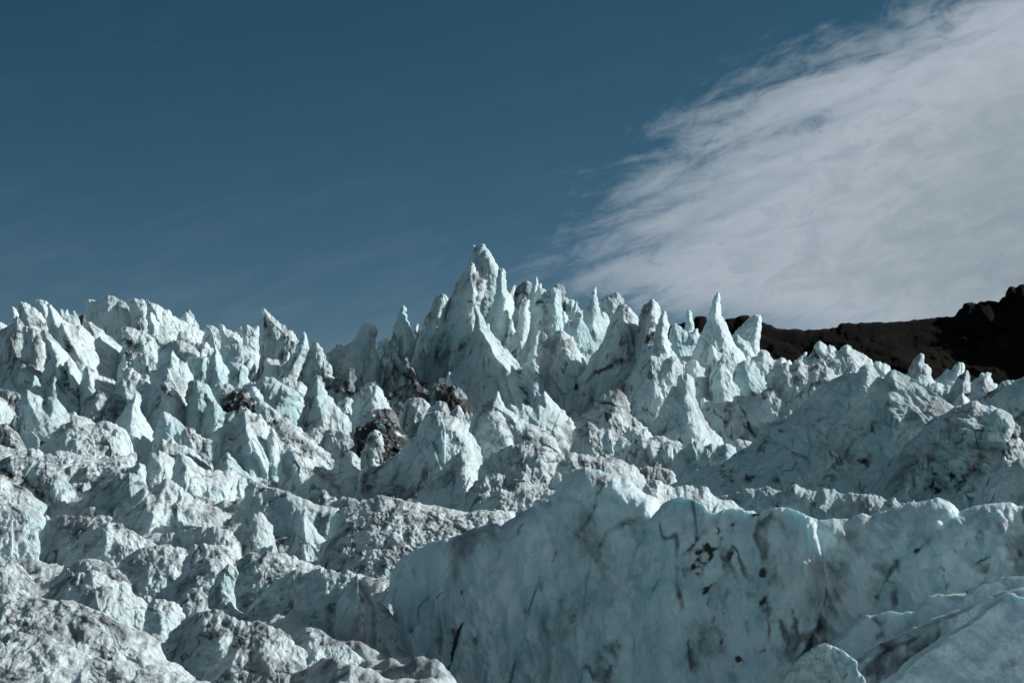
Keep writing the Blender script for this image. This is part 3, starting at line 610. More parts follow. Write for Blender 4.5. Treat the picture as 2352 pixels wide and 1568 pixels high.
P('ice_boulder', 'shaded lump with a pale chipped rim under the hump', 'ice boulder', 'B', 138,
  [(640, 1160), (680, 1060), (740, 1010), (800, 990), (830, 950), (855, 925), (905, 935), (912, 1000), (920, 1080), (950, 1150)], k=-.4, T=3, dirt=.4, blue=.2, rnd=.6, spots=[(800, 1130, 110, 50, 5, .8)])
P('ice_block', 'shadowed turquoise corner block between hump and brown column', 'ice block', 'B', 132,
  [(900, 1180), (960, 1100), (1020, 1060), (1080, 1050), (1130, 1080), (1160, 1160)], k=-.4, T=2.2, blue=.3)
P('ice_wall', 'dirty grey column left of the lantern-shaped spire', 'ice wall', 'B', 143,
  [(1130, 1100), (1145, 980), (1150, 880), (1185, 780), (1215, 720), (1245, 660), (1262, 610), (1280, 600), (1292, 640), (1300, 720), (1300, 790), (1330, 840), (1345, 900), (1350, 1050)], k=-.3, L=.2, T=2.6, dirt=.42, spots=[(1250, 980, 60, 90, 0, .4)])
P('ice_spire', 'bright lantern-shaped spire with a turquoise left face', 'ice spire', 'B', 146,
  [(1285, 860), (1270, 700), (1262, 570), (1278, 520), (1298, 470), (1310, 430), (1335, 378), (1357, 350), (1372, 368), (1388, 400), (1392, 450), (1388, 485), (1410, 510), (1425, 555), (1440, 610), (1460, 660), (1470, 700), (1455, 760), (1440, 820), (1425, 880)], k=.1, L=.2, T=2.4, dirt=.05, blue=.3, group=SKG,
  spines=[([(1357, 355), (1352, 500), (1375, 640), (1395, 880)], 1.2, 10, .28)], spots=[(1290, 490, 8, 60, 20, .7)])
P('ice_spire', 'brown dirt-streaked pedestal under the lantern-shaped spire', 'ice spire', 'B', 139,
  [(1200, 1200), (1290, 1100), (1330, 960), (1342, 870), (1360, 825), (1385, 830), (1410, 850), (1425, 900), (1450, 920), (1470, 960), (1490, 1000), (1505, 1040), (1560, 1062), (1600, 1075), (1570, 1110)], k=.15, L=.5, T=3, dirt=.62, spots=[(1410, 880, 30, 50, 0, .6), (1360, 960, 60, 60, 0, .5)], spines=[([(1400, 850), (1440, 1000), (1450, 1080)], .7, 6, .25)])
P('ice_spire', 'tiny white tooth on a dirty stub in the skyline gap', 'ice spire', 'B', 168,
  [(1440, 760), (1452, 640), (1448, 560), (1460, 535), (1478, 523), (1497, 530), (1492, 575), (1500, 640), (1505, 760)], T=1.4, dirt=.25, group=SKG, ribs=0, spots=[(1470, 620, 30, 25, 0, .6)])
P('ice_spire', 'pale round-headed tower behind the left of the tallest pair', 'ice spire', 'C', 166,
  [(-30, 1250), (0, 1090), (15, 980), (50, 930), (62, 880), (80, 820), (110, 775), (130, 740), (150, 690), (165, 640), (195, 605), (235, 591), (275, 603), (305, 635), (305, 700), (290, 850)], k=-.05, L=.2, T=3.2, blue=.25, jag=.06, group=SKG, spots=[(120, 830, 20, 50, 20, .4)])
P('ice_wall', 'deep turquoise shaded wall at the foot of the round-headed tower', 'ice wall', 'C', 158, [(-60, 1400), (-20, 1260), (20, 1160), (60, 1100), (120, 1150), (160, 1250), (180, 1400)], k=-.5, T=2, blue=.8)
# ---- the towers
P('ice_spire', 'tallest ice tower with flat pale summit at the centre skyline', 'ice spire', 'C', 158,
  [(430, 800), (455, 600), (462, 440), (476, 355), (488, 290), (500, 225), (512, 170), (526, 132), (545, 152), (560, 145), (582, 140), (600, 132), (618, 125), (640, 158), (668, 185), (695, 222), (718, 270), (745, 318), (765, 362), (790, 480), (800, 640), (790, 800)], fac=.15, rel=.6, blue=.35, k=-.3, L=.25, T=3.2, dirt=.12, jag=.055, group=SKG,
  spines=[([(622, 130), (680, 260), (735, 400)], .6, 5, .25)], spots=[(612, 400, 6, 70, 0, .5)])
P('ice_spire', 'fluted sunlit fin attached right of the tallest tower', 'ice spire', 'C', 152,
  [(600, 1060), (640, 850), (680, 740), (715, 640), (735, 520), (748, 430), (762, 355), (785, 362), (802, 350), (815, 375), (828, 402), (822, 440), (830, 500), (838, 560), (860, 585), (885, 612), (900, 660), (918, 710), (940, 755), (942, 830), (928, 900), (915, 960)], k=.25, L=.25, T=3.8, dirt=.05, blue=.25, jag=.06, ribs=.6,
  spines=[([(802, 355), (815, 520), (820, 680), (835, 840)], .9, 5, .25), ([(862, 590), (850, 720), (880, 900)], .6, 4, .2)], spots=[(720, 560, 10, 90, 20, .35)])
P('ice_block', 'small jagged white flakes at the base of the fluted fin', 'ice block', 'C', 146, [(830, 1010), (850, 900), (862, 840), (878, 815), (890, 850), (900, 900), (912, 950), (900, 975), (880, 960), (860, 1000)], k=.2, T=1.4)
P('ice_spire', 'second tallest tower with broken notched top and dark shaded left face', 'ice spire', 'C', 146,
  [(40, 1420), (70, 1290), (105, 1170), (130, 1080), (165, 960), (200, 850), (235, 760), (270, 690), (305, 635), (330, 585), (350, 540), (372, 480), (385, 440), (405, 406), (425, 402), (445, 370), (468, 358), (480, 330), (498, 312), (515, 300), (538, 318), (550, 350), (553, 385), (572, 385), (578, 430), (600, 450), (640, 462), (651, 480), (645, 530), (628, 590), (605, 650), (590, 700), (585, 760), (620, 900), (660, 1100)], fac=.15, rel=.6, k=-.6, L=.28, T=4.0, dirt=.24, jag=.05, ribs=.3, flow=100,
  spines=[([(640, 466), (615, 580), (590, 720)], 1.4, 10, .05), ([(545, 390), (530, 520), (515, 640), (530, 720)], .7, 6, .25)], spots=[(540, 440, 8, 30, 0, .9), (200, 1130, 24, 150, -4, .7), (390, 480, 12, 90, 25, .5), (400, 1080, 120, 24, -32, .5), (350, 760, 40, 80, 20, .25)])
P('ice_spire', 'great shaded pyramid buttress with a bright crest running down to the right', 'ice spire', 'C', 138,
  [(160, 1480), (260, 1390), (300, 1325), (350, 1290), (410, 1235), (445, 1180), (470, 1100), (500, 1010), (530, 900), (545, 830), (532, 740), (530, 680), (552, 700), (570, 730), (600, 770), (628, 810), (642, 850), (655, 900), (690, 935), (720, 980), (760, 1010), (782, 1060), (810, 1090), (850, 1110), (880, 1150), (905, 1180), (935, 1215), (950, 1265), (990, 1268), (1025, 1260), (1055, 1290), (1080, 1335), (1108, 1320), (1140, 1355), (1165, 1420), (1200, 1490), (1240, 1570), (1290, 1680), (1330, 1760), (1400, 1860), (1440, 1960)], fac=.15, rel=.6, k=-.4, L=.35, T=4.5, dirt=.13, jag=.045, ribs=.2, flow=70,
  spines=[([(535, 690), (560, 850), (620, 960), (690, 1090), (760, 1200), (830, 1290), (900, 1380)], 2.0, 10, .18), ([(850, 1290), (940, 1270), (1030, 1270), (1100, 1340), (1180, 1520), (1260, 1700), (1380, 1880)], 1.6, 14, .14), ([(760, 1210), (860, 1400), (900, 1600)], .5, 8, .2), ([(940, 1330), (960, 1440), (1000, 1500)], -.9, 26, .02), ([(720, 1400), (730, 1500), (740, 1600)], -.8, 18, .05)],
  spots=[(930, 1450, 140, 12, 28, .6), (400, 1450, 120, 40, 0, .35)])
P('ice_block', 'thin translucent leaf beside the bright crest of the pyramid', 'ice block', 'C', 142, [(635, 960), (640, 900), (650, 870), (668, 860), (680, 885), (678, 930), (668, 970)], k=.3, T=.8, blue=.2, ribs=0)
P('ice_spire', 'little white peg between the tall fin and the dirty dome', 'ice spire', 'C', 172,
  [(830, 640), (838, 560), (860, 550), (880, 525), (905, 502), (922, 515), (910, 560), (895, 590), (900, 680)], k=.3, T=1.6, group=SKG)
P('ice_spire', 'dirty dark-sided dome on the skyline right of the tallest tower', 'ice spire', 'C', 174,
  [(880, 720), (890, 600), (915, 545), (935, 522), (965, 500), (990, 482), (1010, 473), (1040, 475), (1065, 492), (1075, 560), (1080, 700)], k=-.1, T=2.4, dirt=.45, group=SKG, spots=[(950, 550, 60, 25, -30, .6)])
P('ice_spire', 'slender twin needle beside the dirty skyline dome', 'ice spire', 'C', 169,
  [(1000, 720), (1030, 620), (1060, 560), (1075, 500), (1088, 450), (1108, 422), (1116, 460), (1124, 510), (1122, 540), (1140, 495), (1155, 485), (1155, 530), (1150, 570), (1160, 700)], k=.1, T=1.8, dirt=.06, group=SKG)
P('ice_spire', 'thin upright flake in front of the twin needle', 'ice spire', 'C', 162, [(1065, 720), (1078, 620), (1075, 570), (1092, 540), (1108, 555), (1112, 600), (1100, 720)], k=.2, T=1.1, group=SKG, ribs=0)
P('ice_block', 'rocky brown-stained knob on the skyline right of centre', 'ice block', 'C', 172,
  [(1195, 680), (1200, 590), (1225, 560), (1262, 520), (1285, 503), (1325, 508), (1358, 513), (1370, 545), (1372, 590), (1360, 620), (1340, 700)], k=.1, T=2, dirt=.55, rough=1.6)
P('ice_ridge', 'wide two-horned shaded face below the brown-stained knob', 'ice ridge', 'C', 154,
  [(905, 1000), (935, 890), (970, 830), (1030, 790), (1062, 760), (1080, 680), (1085, 610), (1108, 560), (1115, 540), (1145, 532), (1175, 545), (1195, 580), (1200, 605), (1225, 608), (1232, 560), (1250, 532), (1275, 528), (1300, 548), (1328, 580), (1340, 630), (1338, 700), (1340, 780), (1350, 850), (1360, 900), (1380, 1050)], k=-.12, L=.3, T=3.8, dirt=.15, jag=.06, ribs=.3,
  spines=[([(1270, 530), (1290, 680), (1330, 860)], .9, 8, .22)], spots=[(1170, 720, 70, 45, 10, .6), (960, 900, 50, 60, 0, .3)])
P('ice_block', 'square-topped sunlit block left of the two-horned face', 'ice block', 'C', 149,
  [(920, 960), (942, 850), (940, 760), (960, 700), (985, 665), (1010, 648), (1042, 645), (1045, 700), (1050, 760), (1045, 830)], k=.15, T=2, dirt=.06)
P('ice_block', 'pale wall section with flat ragged top on the skyline', 'ice block', 'C', 173,
  [(1335, 760), (1340, 660), (1345, 625), (1370, 618), (1398, 640), (1430, 645), (1458, 648), (1470, 690), (1500, 715), (1512, 742), (1538, 745), (1545, 840)], k=.05, T=2.4, blue=.2)
P('ice_spire', 'small sharp fang left of the tall needle', 'ice spire', 'C', 167,
  [(1385, 860), (1405, 780), (1430, 735), (1450, 700), (1466, 665), (1482, 642), (1490, 680), (1492, 730), (1512, 770), (1530, 850)], k=.05, T=1.8, blue=.2, group=SKG)
P('ice_spire', 'tall needle with a doubled front rib and glowing edges', 'ice spire', 'C', 159,
  [(1515, 960), (1525, 830), (1540, 750), (1570, 690), (1590, 645), (1605, 590), (1625, 545), (1645, 518), (1658, 530), (1662, 580), (1672, 650), (1680, 710), (1700, 790), (1725, 860), (1742, 930), (1735, 990), (1700, 1050), (1680, 1080)], k=.1, L=.25, T=2.4, dirt=.05, blue=.15, jag=.055, group=SKG,
  spines=[([(1645, 525), (1650, 700), (1640, 860), (1670, 1050)], .8, 4, .25), ([(1605, 665), (1580, 800), (1600, 950)], .6, 4, .22)], spots=[(1600, 690, 10, 40, 15, .5), (1655, 970, 8, 14, 0, .6)])
P('ice_block', 'crown-like block with scalloped top right of the tall needle', 'ice block', 'C', 168,
  [(1670, 780), (1675, 660), (1700, 632), (1740, 620), (1765, 600), (1785, 605), (1808, 582), (1825, 590), (1842, 572), (1862, 590), (1875, 585), (1895, 625), (1914, 655), (1912, 690), (1890, 740), (1880, 820)], k=.0, T=2.6, dirt=.12, jag=.1)
P('ice_slab', 'smooth bright leaf-shaped slab leaning behind the tall needle', 'ice slab', 'C', 162,
  [(1690, 900), (1690, 790), (1705, 757), (1740, 762), (1768, 795), (1782, 840), (1765, 890), (1745, 930), (1735, 1000)], k=.2, T=1.8, blue=.2, jag=.04, dirt=.0)
P('ice_block', 'rounded turquoise block below the small fang', 'ice block', 'C', 149,
  [(1340, 1050), (1350, 930), (1360, 885), (1385, 855), (1395, 830), (1418, 828), (1435, 848), (1470, 815), (1505, 803), (1530, 825), (1555, 865), (1585, 910), (1600, 960), (1620, 1010), (1655, 1055), (1670, 1085), (1650, 1120), (1600, 1190)], k=-.1, L=.3, T=3, blue=.5, dirt=.04, jag=.06)
P('ice_block', 'small stepped white block between the two-horned face and turquoise block', 'ice block', 'C', 156,
  [(1330, 900), (1335, 780), (1350, 745), (1375, 760), (1400, 800), (1420, 850), (1430, 920)], k=.1, T=1.6)
P('ice_boulder', 'dirty grey dome beneath the fluted fin', 'ice boulder', 'C', 148,
  [(760, 1180), (775, 1060), (810, 1010), (850, 980), (890, 955), (925, 955), (960, 972), (1000, 995), (1020, 1040), (1050, 1080), (1060, 1140), (1080, 1250)], k=-.25, T=3, dirt=.42, rnd=.6, spots=[(880, 970, 90, 12, 0, .5)])
P('ice_spire', 'slim shaded fin leaning right before the broad middle face', 'ice spire', 'C', 143,
  [(950, 1400), (990, 1260), (1030, 1190), (1058, 1090), (1080, 1020), (1095, 965), (1115, 928), (1138, 930), (1140, 960), (1125, 1010), (1112, 1070), (1118, 1150), (1125, 1300)], k=-.2, T=2.2, dirt=.15, group=SKG)
P('ice_ridge', 'broad grooved grey face with snowy right shoulder at centre right', 'ice ridge', 'C', 146,
  [(1060, 1400), (1100, 1200), (1110, 1100), (1160, 1040), (1200, 1010), (1250, 960), (1290, 930), (1320, 925), (1340, 900), (1362, 935), (1400, 965), (1428, 980), (1455, 1020), (1478, 1070), (1500, 1110), (1530, 1150), (1560, 1190), (1582, 1235), (1570, 1300), (1560, 1400)], k=-.15, L=.3, T=3.6, dirt=.16,
  spines=[([(1340, 910), (1300, 1100), (1310, 1300)], -.5, 6, .04), ([(1430, 985), (1450, 1100), (1520, 1230)], .6, 8, .2)], spots=[(1190, 1020, 70, 10, -35, .5)])
P('ice_ridge', 'massive serac with dark diagonal dirt band and round left summit', 'ice ridge', 'C', 142,
  [(1380, 1700), (1430, 1480), (1480, 1360), (1530, 1320), (1565, 1270), (1590, 1190), (1630, 1140), (1680, 1095), (1710, 1050), (1735, 980), (1755, 900), (1785, 830), (1812, 780), (1835, 730), (1860, 692), (1895, 683), (1930, 688), (1955, 705), (1985, 740), (2015, 778), (2040, 800), (2080, 900), (2200, 1100), (2352, 1300)], fac=.15, rel=.6, k=-.3, L=.3, T=4.5, dirt=.2, jag=.05, ribs=.25, flow=70,
  spines=[([(1930, 690), (1990, 760), (2030, 800)], .9, 6, .2)], spots=[(1800, 1250, 330, 22, -30, .65), (1480, 1430, 14, 50, 0, .9), (2000, 1450, 200, 24, -35, .5), (1920, 800, 20, 60, 10, .4)])
P('ice_spire', 'pointed summit with dark vertical stain beside the massive serac', 'ice spire', 'C', 139,
  [(1960, 1300), (2000, 1080), (2020, 940), (2040, 860), (2055, 790), (2068, 740), (2085, 705), (2115, 680), (2145, 650), (2178, 628), (2198, 660), (2225, 680), (2245, 715), (2258, 765), (2252, 830), (2260, 1000), (2300, 1300)], k=-.05, L=.3, T=3.6, dirt=.22, jag=.06, group=SKG,
  spines=[([(2180, 632), (2190, 760), (2230, 900)], .6, 6, .22)], spots=[(2100, 770, 40, 30, 0, .6), (2200, 930, 30, 90, 20, .85), (1975, 960, 12, 50, 5, .5)])
P('ice_spire', 'narrow sunlit pillar right of the stained pointed summit', 'ice spire', 'C', 135,
  [(2170, 1300), (2185, 1080), (2180, 1000), (2200, 900), (2225, 860), (2238, 800), (2262, 770), (2280, 740), (2300, 762), (2312, 800), (2322, 860), (2318, 940), (2325, 1020), (2340, 1085), (2352, 1150), (2380, 1250)], k=.2, L=.3, T=2.6, dirt=.06, group=SKG,
  spines=[([(2282, 745), (2265, 900), (2275, 1050), (2310, 1200)], .9, 5, .25)])
P('ice_ridge', 'lower grey buttress with black scratch marks at centre right', 'ice ridge', 'C', 133,
  [(1560, 1750), (1640, 1600), (1760, 1500), (1880, 1440), (1980, 1330), (2060, 1200), (2130, 1120), (2165, 1060), (2190, 1130), (2230, 1160), (2290, 1180), (2352, 1160), (2450, 1250)], k=-.25, L=.35, T=3.6, dirt=.26, ribs=.4, spots=[(1900, 1480, 60, 60, 0, .35)])
# ---- right of the towers
P('ice_spire', 'small translucent spike at left end of the dark mountain', 'ice spire', 'D', 171,
  [(255, 440), (268, 385), (280, 340), (286, 295), (297, 254), (310, 268), (320, 288), (322, 320), (330, 345), (335, 380), (325, 400), (340, 450)], k=.1, T=1.3, dirt=0, blue=.2, jag=.06, group=SKG)
P('ice_block', 'pale saddle block under the small translucent spike', 'ice block', 'D', 165,
  [(165, 560), (178, 440), (188, 375), (200, 350), (222, 345), (240, 360), (262, 385), (290, 400), (320, 400), (340, 378), (358, 380), (365, 440), (345, 540)], k=.1, T=2.6, blue=.35, dirt=.05)
P('ice_spire', 'tall sharp white needle standing before the dark mountain', 'ice spire', 'D', 149,
  [(290, 620), (320, 530), (350, 460), (378, 400), (400, 355), (418, 310), (430, 260), (440, 215), (455, 180), (478, 150), (488, 170), (492, 210), (498, 260), (498, 300), (515, 330), (540, 370), (558, 420), (572, 455), (610, 500), (640, 540), (662, 585), (700, 640), (740, 680), (790, 715), (810, 760)], k=-.1, L=.3, T=3.4, dirt=.06, blue=.15, jag=.05, group=SKG,
  spines=[([(478, 155), (485, 290), (540, 400), (600, 520), (660, 600)], .8, 4, .2), ([(440, 330), (400, 430), (330, 540)], .4, 6, .2)], spots=[(340, 540, 60, 30, -40, .3)])
P('ice_spire', 'blunt tilted tooth leaning right against the dark mountain', 'ice spire', 'D', 164,
  [(540, 560), (552, 430), (580, 400), (605, 370), (635, 345), (662, 318), (690, 300), (720, 293), (740, 294), (748, 320), (747, 370), (738, 410), (732, 460), (735, 500), (745, 560)], k=-.15, T=2.6, dirt=.12, jag=.05, group=SKG, ribs=0, flow=120, spines=[([(742, 300), (725, 400), (715, 500)], .7, 6, .1)])
P('ice_block', 'short frilly blocks below the blunt tilted tooth', 'ice block', 'D', 159,
  [(550, 560), (565, 440), (590, 413), (612, 418), (630, 445), (660, 455), (672, 490), (695, 520), (720, 580)], k=.1, T=2, blue=.2)
P('ice_block', 'row of ragged white crags right of the needle foot', 'ice block', 'D', 155,
  [(660, 650), (680, 560), (720, 530), (745, 505), (770, 510), (795, 540), (815, 568), (840, 570), (862, 553), (885, 560), (895, 580), (920, 570), (935, 600), (950, 700)], k=.2, L=.5, T=2.8, blue=.15)
P('ice_block', 'shard of white ice poking up before the mountain foot', 'ice block', 'D', 150, [(920, 640), (950, 570), (985, 545), (1018, 520), (1025, 530), (1010, 560), (1000, 640)], k=.3, T=1.4, ribs=0)
P('ice_block', 'curved pale block with sharp left point under the tall needle', 'ice block', 'D', 141,
  [(395, 700), (408, 610), (422, 540), (430, 490), (438, 468), (460, 495), (480, 520), (515, 530), (550, 548), (580, 548), (597, 570), (590, 610), (575, 640), (560, 690)], k=-.05, T=2.2, blue=.2, jag=.05)
P('ice_spire', 'squat white-topped pyramid below the curved pale block', 'ice spire', 'D', 138,
  [(425, 880), (432, 760), (420, 680), (440, 640), (462, 605), (488, 580), (510, 592), (530, 610), (548, 640), (565, 690), (600, 730), (640, 790)], k=-.05, L=.4, T=3.2, dirt=.14)
P('ice_ridge', 'translucent turquoise shoulder right of the squat pyramid', 'ice ridge', 'D', 144,
  [(560, 760), (575, 660), (600, 590), (640, 570), (672, 580), (695, 575), (710, 610), (735, 640), (745, 670), (780, 700), (805, 725), (800, 780)], k=.1, T=2.6, blue=.45)
P('ice_wall', 'grey wall with stepped top left of the squat pyramid', 'ice wall', 'D', 140,
  [(60, 900), (100, 720), (130, 580), (150, 530), (180, 512), (205, 515), (225, 550), (240, 575), (290, 578), (345, 568), (375, 590), (410, 602), (425, 660), (435, 740), (450, 830)], k=-.15, L=.3, T=3.2, dirt=.2, spots=[(270, 610, 14, 30, 0, .6)])
P('ice_ridge', 'wide concave wall with dark cracks below the squat pyramid', 'ice ridge', 'D', 131,
  [(330, 1050), (350, 900), (370, 820), (388, 800), (440, 825), (500, 835), (560, 830), (572, 795), (610, 790), (660, 802), (710, 795), (750, 760), (790, 738), (825, 738), (860, 775), (890, 800), (900, 845), (950, 850), (980, 880), (1000, 1000)], k=-.15, L=.3, T=3, dirt=.22, blue=.05, ribs=.3, spots=[(660, 940, 8, 90, -25, .9), (520, 950, 10, 60, 10, .7), (700, 1020, 10, 50, -30, .8)])
P('ice_ridge', 'fluted dirty wall with zigzag crest before the dark mountain', 'ice ridge', 'D', 133,
  [(755, 800), (765, 680), (790, 640), (820, 605), (860, 592), (905, 585), (925, 600), (955, 582), (990, 580), (1005, 600), (1040, 605), (1060, 595), (1088, 588), (1110, 605), (1150, 612), (1190, 640), (1222, 662), (1240, 780)], k=-.1, L=.35, T=3.4, dirt=.3, ribs=.8, spots=[(990, 750, 18, 60, 15, .8)])
P('ice_ridge', 'snow-topped hummocks on the skyline below the flat mountain', 'ice ridge', 'D', 142,
  [(970, 700), (990, 590), (1030, 550), (1055, 525), (1065, 485), (1082, 462), (1103, 450), (1125, 470), (1148, 490), (1162, 475), (1190, 488), (1215, 515), (1230, 500), (1248, 482), (1275, 476), (1300, 500), (1330, 518), (1370, 535), (1400, 560), (1425, 585), (1432, 620), (1450, 720)], k=.0, L=.5, T=3.4, dirt=.18, spots=[(1120, 550, 40, 30, -10, .5)])
P('ice_ridge', 'low grey hummock behind the peak of the big blue ridge', 'ice ridge', 'D', 139,
  [(1400, 700), (1425, 600), (1440, 575), (1480, 588), (1515, 600), (1535, 620), (1545, 660), (1560, 740)], k=.0, T=2.5, dirt=.25)
P('ice_spire', 'curved horn with dirty right flank before the dark mountain', 'ice spire', 'D', 121,
  [(1590, 740), (1625, 680), (1645, 640), (1662, 600), (1685, 560), (1710, 535), (1735, 531), (1742, 560), (1738, 585), (1765, 600), (1785, 640), (1790, 680), (1815, 705), (1840, 710), (1870, 740)], k=-.05, L=.4, T=2.8, dirt=.2, jag=.06, group=SKG,
  spines=[([(1735, 535), (1745, 620), (1780, 700)], .6, 5, .2)], spots=[(1740, 660, 20, 40, -20, .5)])
P('ice_spire', 'smooth blunt pyramid between the horns before the mountain', 'ice spire', 'D', 126,
  [(1785, 730), (1820, 680), (1860, 650), (1885, 622), (1895, 640), (1925, 605), (1950, 583), (1980, 585), (1990, 620), (1988, 650), (1990, 720)], k=-.15, T=2.2, dirt=.05, blue=.1, jag=.05, group=SKG)
P('ice_spire', 'dirty-shouldered cone second from right before the mountain', 'ice spire', 'D', 117,
  [(1860, 850), (1900, 760), (1935, 700), (1965, 660), (1990, 640), (2010, 634), (2022, 670), (2030, 710), (2045, 745), (2070, 775), (2090, 805), (2130, 860)], k=.0, L=.5, T=2.8, dirt=.2, group=SKG, spots=[(1975, 690, 20, 30, 0, .5)])
P('ice_ridge', 'low dirty saddle linking the right hand cones', 'ice ridge', 'D', 119,
  [(1700, 860), (1740, 760), (1770, 710), (1820, 705), (1850, 720), (1900, 725), (1940, 760), (1960, 850)], k=-.1, T=2.2, dirt=.3)
P('ice_spire', 'rightmost dirty cone with flat tip before the mountain', 'ice spire', 'D', 114,
  [(2010, 790), (2032, 710), (2048, 688), (2080, 670), (2110, 652), (2130, 643), (2152, 646), (2150, 680), (2165, 710), (2190, 735), (2220, 780)], k=.0, L=.5, T=2.4, dirt=.3, group=SKG, spots=[(2140, 700, 26, 30, 0, .5)])
P('ice_ridge', 'low dark-speckled hump at the foot of the rightmost cone', 'ice ridge', 'D', 112,
  [(2080, 850), (2120, 790), (2170, 750), (2220, 700), (2260, 692), (2300, 705), (2360, 760)], k=-.1, L=.6, T=2.4, dirt=.35)
P('ice_boulder', 'small white spiky tuft below the right hand cones', 'ice boulder', 'D', 104,
  [(1930, 850), (1950, 800), (1978, 765), (1995, 790), (2010, 800), (2020, 830), (2040, 850)], k=.1, T=1.6)
P('ice_ridge', 'blue slope rising to the right frame edge below the mountain', 'ice ridge', 'D', 98,
  [(2060, 880), (2110, 820), (2170, 790), (2230, 745), (2290, 710), (2352, 675), (2420, 650), (2560, 640), (2700, 680)], k=-.4, L=.6, T=3.5, dirt=.12, blue=.15, rnd=.5)
P('ice_ridge', 'second grey slope at right edge with a dirt seam', 'ice ridge', 'D', 92,
  [(2250, 980), (2290, 920), (2330, 890), (2400, 860), (2500, 850), (2650, 880)], k=-.3, L=.6, T=3, dirt=.4)
# ---- middle distance, centre
P('ice_boulder', 'dirty cave mouth lump in shade below the brown pedestal', 'ice boulder', 'B', 126,
  [(1200, 1240), (1260, 1150), (1300, 1110), (1360, 1090), (1400, 1040), (1460, 1030), (1500, 1080), (1560, 1120), (1580, 1180)], k=-.3, T=3, dirt=.75, rough=1.8, rnd=.7)
P('ice_block', 'small white-lit cube beside the pyramid buttress foot', 'ice block', 'B', 131, [(1672, 1080), (1676, 1030), (1690, 1015), (1722, 1015), (1726, 1030), (1755, 1000), (1770, 965), (1795, 960), (1800, 1040)], k=.1, T=1.2, ribs=0)
P('ice_boulder', 'dark heap in shadow left of the pyramid buttress', 'ice boulder', 'B', 124,
  [(1560, 1260), (1590, 1140), (1640, 1070), (1690, 1080), (1740, 1070), (1800, 1090), (1860, 1100), (1920, 1160), (1950, 1240)], k=-.3, T=3, dirt=.85, rough=1.6)
P('ice_boulder', 'largest grey rounded boulder in the dirty hollow', 'ice boulder', 'B', 117,
  [(1290, 1420), (1320, 1320), (1350, 1250), (1400, 1210), (1450, 1200), (1510, 1203), (1560, 1230), (1600, 1270), (1630, 1320), (1620, 1400)], k=-.3, L=.4, T=3.4, dirt=.32, rnd=.8, jag=.05)
P('ice_boulder', 'grey boulder right of the largest boulder in the dirty hollow', 'ice boulder', 'B', 114,
  [(1580, 1340), (1620, 1270), (1655, 1235), (1690, 1228), (1740, 1245), (1770, 1290), (1790, 1340)], k=-.2, T=2.2, dirt=.35, rnd=.7)
P('ice_boulder', 'pointed grey boulder at the right side of the dirty hollow', 'ice boulder', 'B', 111,
  [(1770, 1380), (1800, 1320), (1830, 1280), (1860, 1268), (1890, 1300), (1910, 1340), (1920, 1400)], k=-.1, T=2.2, dirt=.25, rnd=.5)
P('ice_block', 'upright pale block with squared bright top above the dirty hollow', 'ice block', 'B', 122,
  [(850, 1420), (900, 1300), (930, 1240), (965, 1180), (970, 1125), (1005, 1105), (1050, 1095), (1085, 1090), (1130, 1100), (1155, 1125), (1170, 1158), (1200, 1210), (1225, 1270), (1240, 1360)], k=-.1, L=.3, T=3, dirt=.18, blue=.25, rnd=.5)
P('ice_block', 'small crumbly stump left of the upright pale block', 'ice block', 'B', 126,
  [(690, 1300), (740, 1270), (780, 1220), (820, 1198), (865, 1205), (895, 1240), (880, 1300), (890, 1380)], k=.1, T=2.4, dirt=.25)
P('ice_spire', 'pointed knobby horn with shaded skirt left of the dirty hollow', 'ice spire', 'B', 116,
  [(380, 1440), (420, 1330), (435, 1250), (460, 1180), (495, 1110), (510, 1050), (535, 1005), (558, 990), (590, 995), (608, 1020), (608, 1050), (635, 1080), (645, 1130), (660, 1180), (700, 1200), (715, 1240), (760, 1290), (820, 1350), (870, 1420)], k=-.15, L=.45, T=3.4, dirt=.32, blue=.05)
P('ice_ridge', 'smooth turquoise whaleback with snowy right edge', 'ice ridge', 'B', 121,
  [(-40, 1150), (0, 1060), (30, 1025), (85, 1005), (140, 1008), (190, 1040), (240, 1070), (300, 1100), (350, 1130), (395, 1160), (412, 1190), (380, 1230), (370, 1300)], k=-.1, L=.5, T=3.4, blue=.5, rnd=.6, dirt=.08, jag=.05, spines=[([(190, 1040), (300, 1120), (380, 1230)], .7, 10, .05)])
P('ice_boulder', 'bumpy white-crested lump behind the turquoise whaleback', 'ice boulder', 'B', 129,
  [(205, 1090), (212, 1040), (250, 1018), (300, 1022), (350, 1030), (400, 1048), (440, 1080), (475, 1110), (460, 1160), (430, 1200)], k=.1, T=2.6, dirt=.25, rough=1.6)
P('ice_boulder', 'dark low mound in the hollow below the knobby horn', 'ice boulder', 'B', 107,
  [(420, 1560), (500, 1490), (560, 1480), (640, 1500), (700, 1540), (720, 1600)], k=-.2, T=2.4, dirt=.3, blue=.1)
P('ice_ridge', 'flat dark-topped ledge above the gravel patch', 'ice ridge', 'B', 112,
  [(900, 1420), (930, 1380), (990, 1350), (1060, 1320), (1120, 1305), (1200, 1300), (1260, 1320), (1300, 1360), (1310, 1430)], k=-.2, L=.8, T=2.4, dirt=.65)
P('rubble_heap', 'big dark gravel patch in the centre hollow', 'rubble heap', 'B', 106,
  [(860, 1640), (900, 1540), (960, 1470), (1020, 1430), (1100, 1400), (1180, 1390), (1260, 1420), (1320, 1470), (1380, 1540), (1420, 1620)], k=.0, L=1.6, T=3, dirt=1.15, rough=3, rnd=.9, jag=.1)
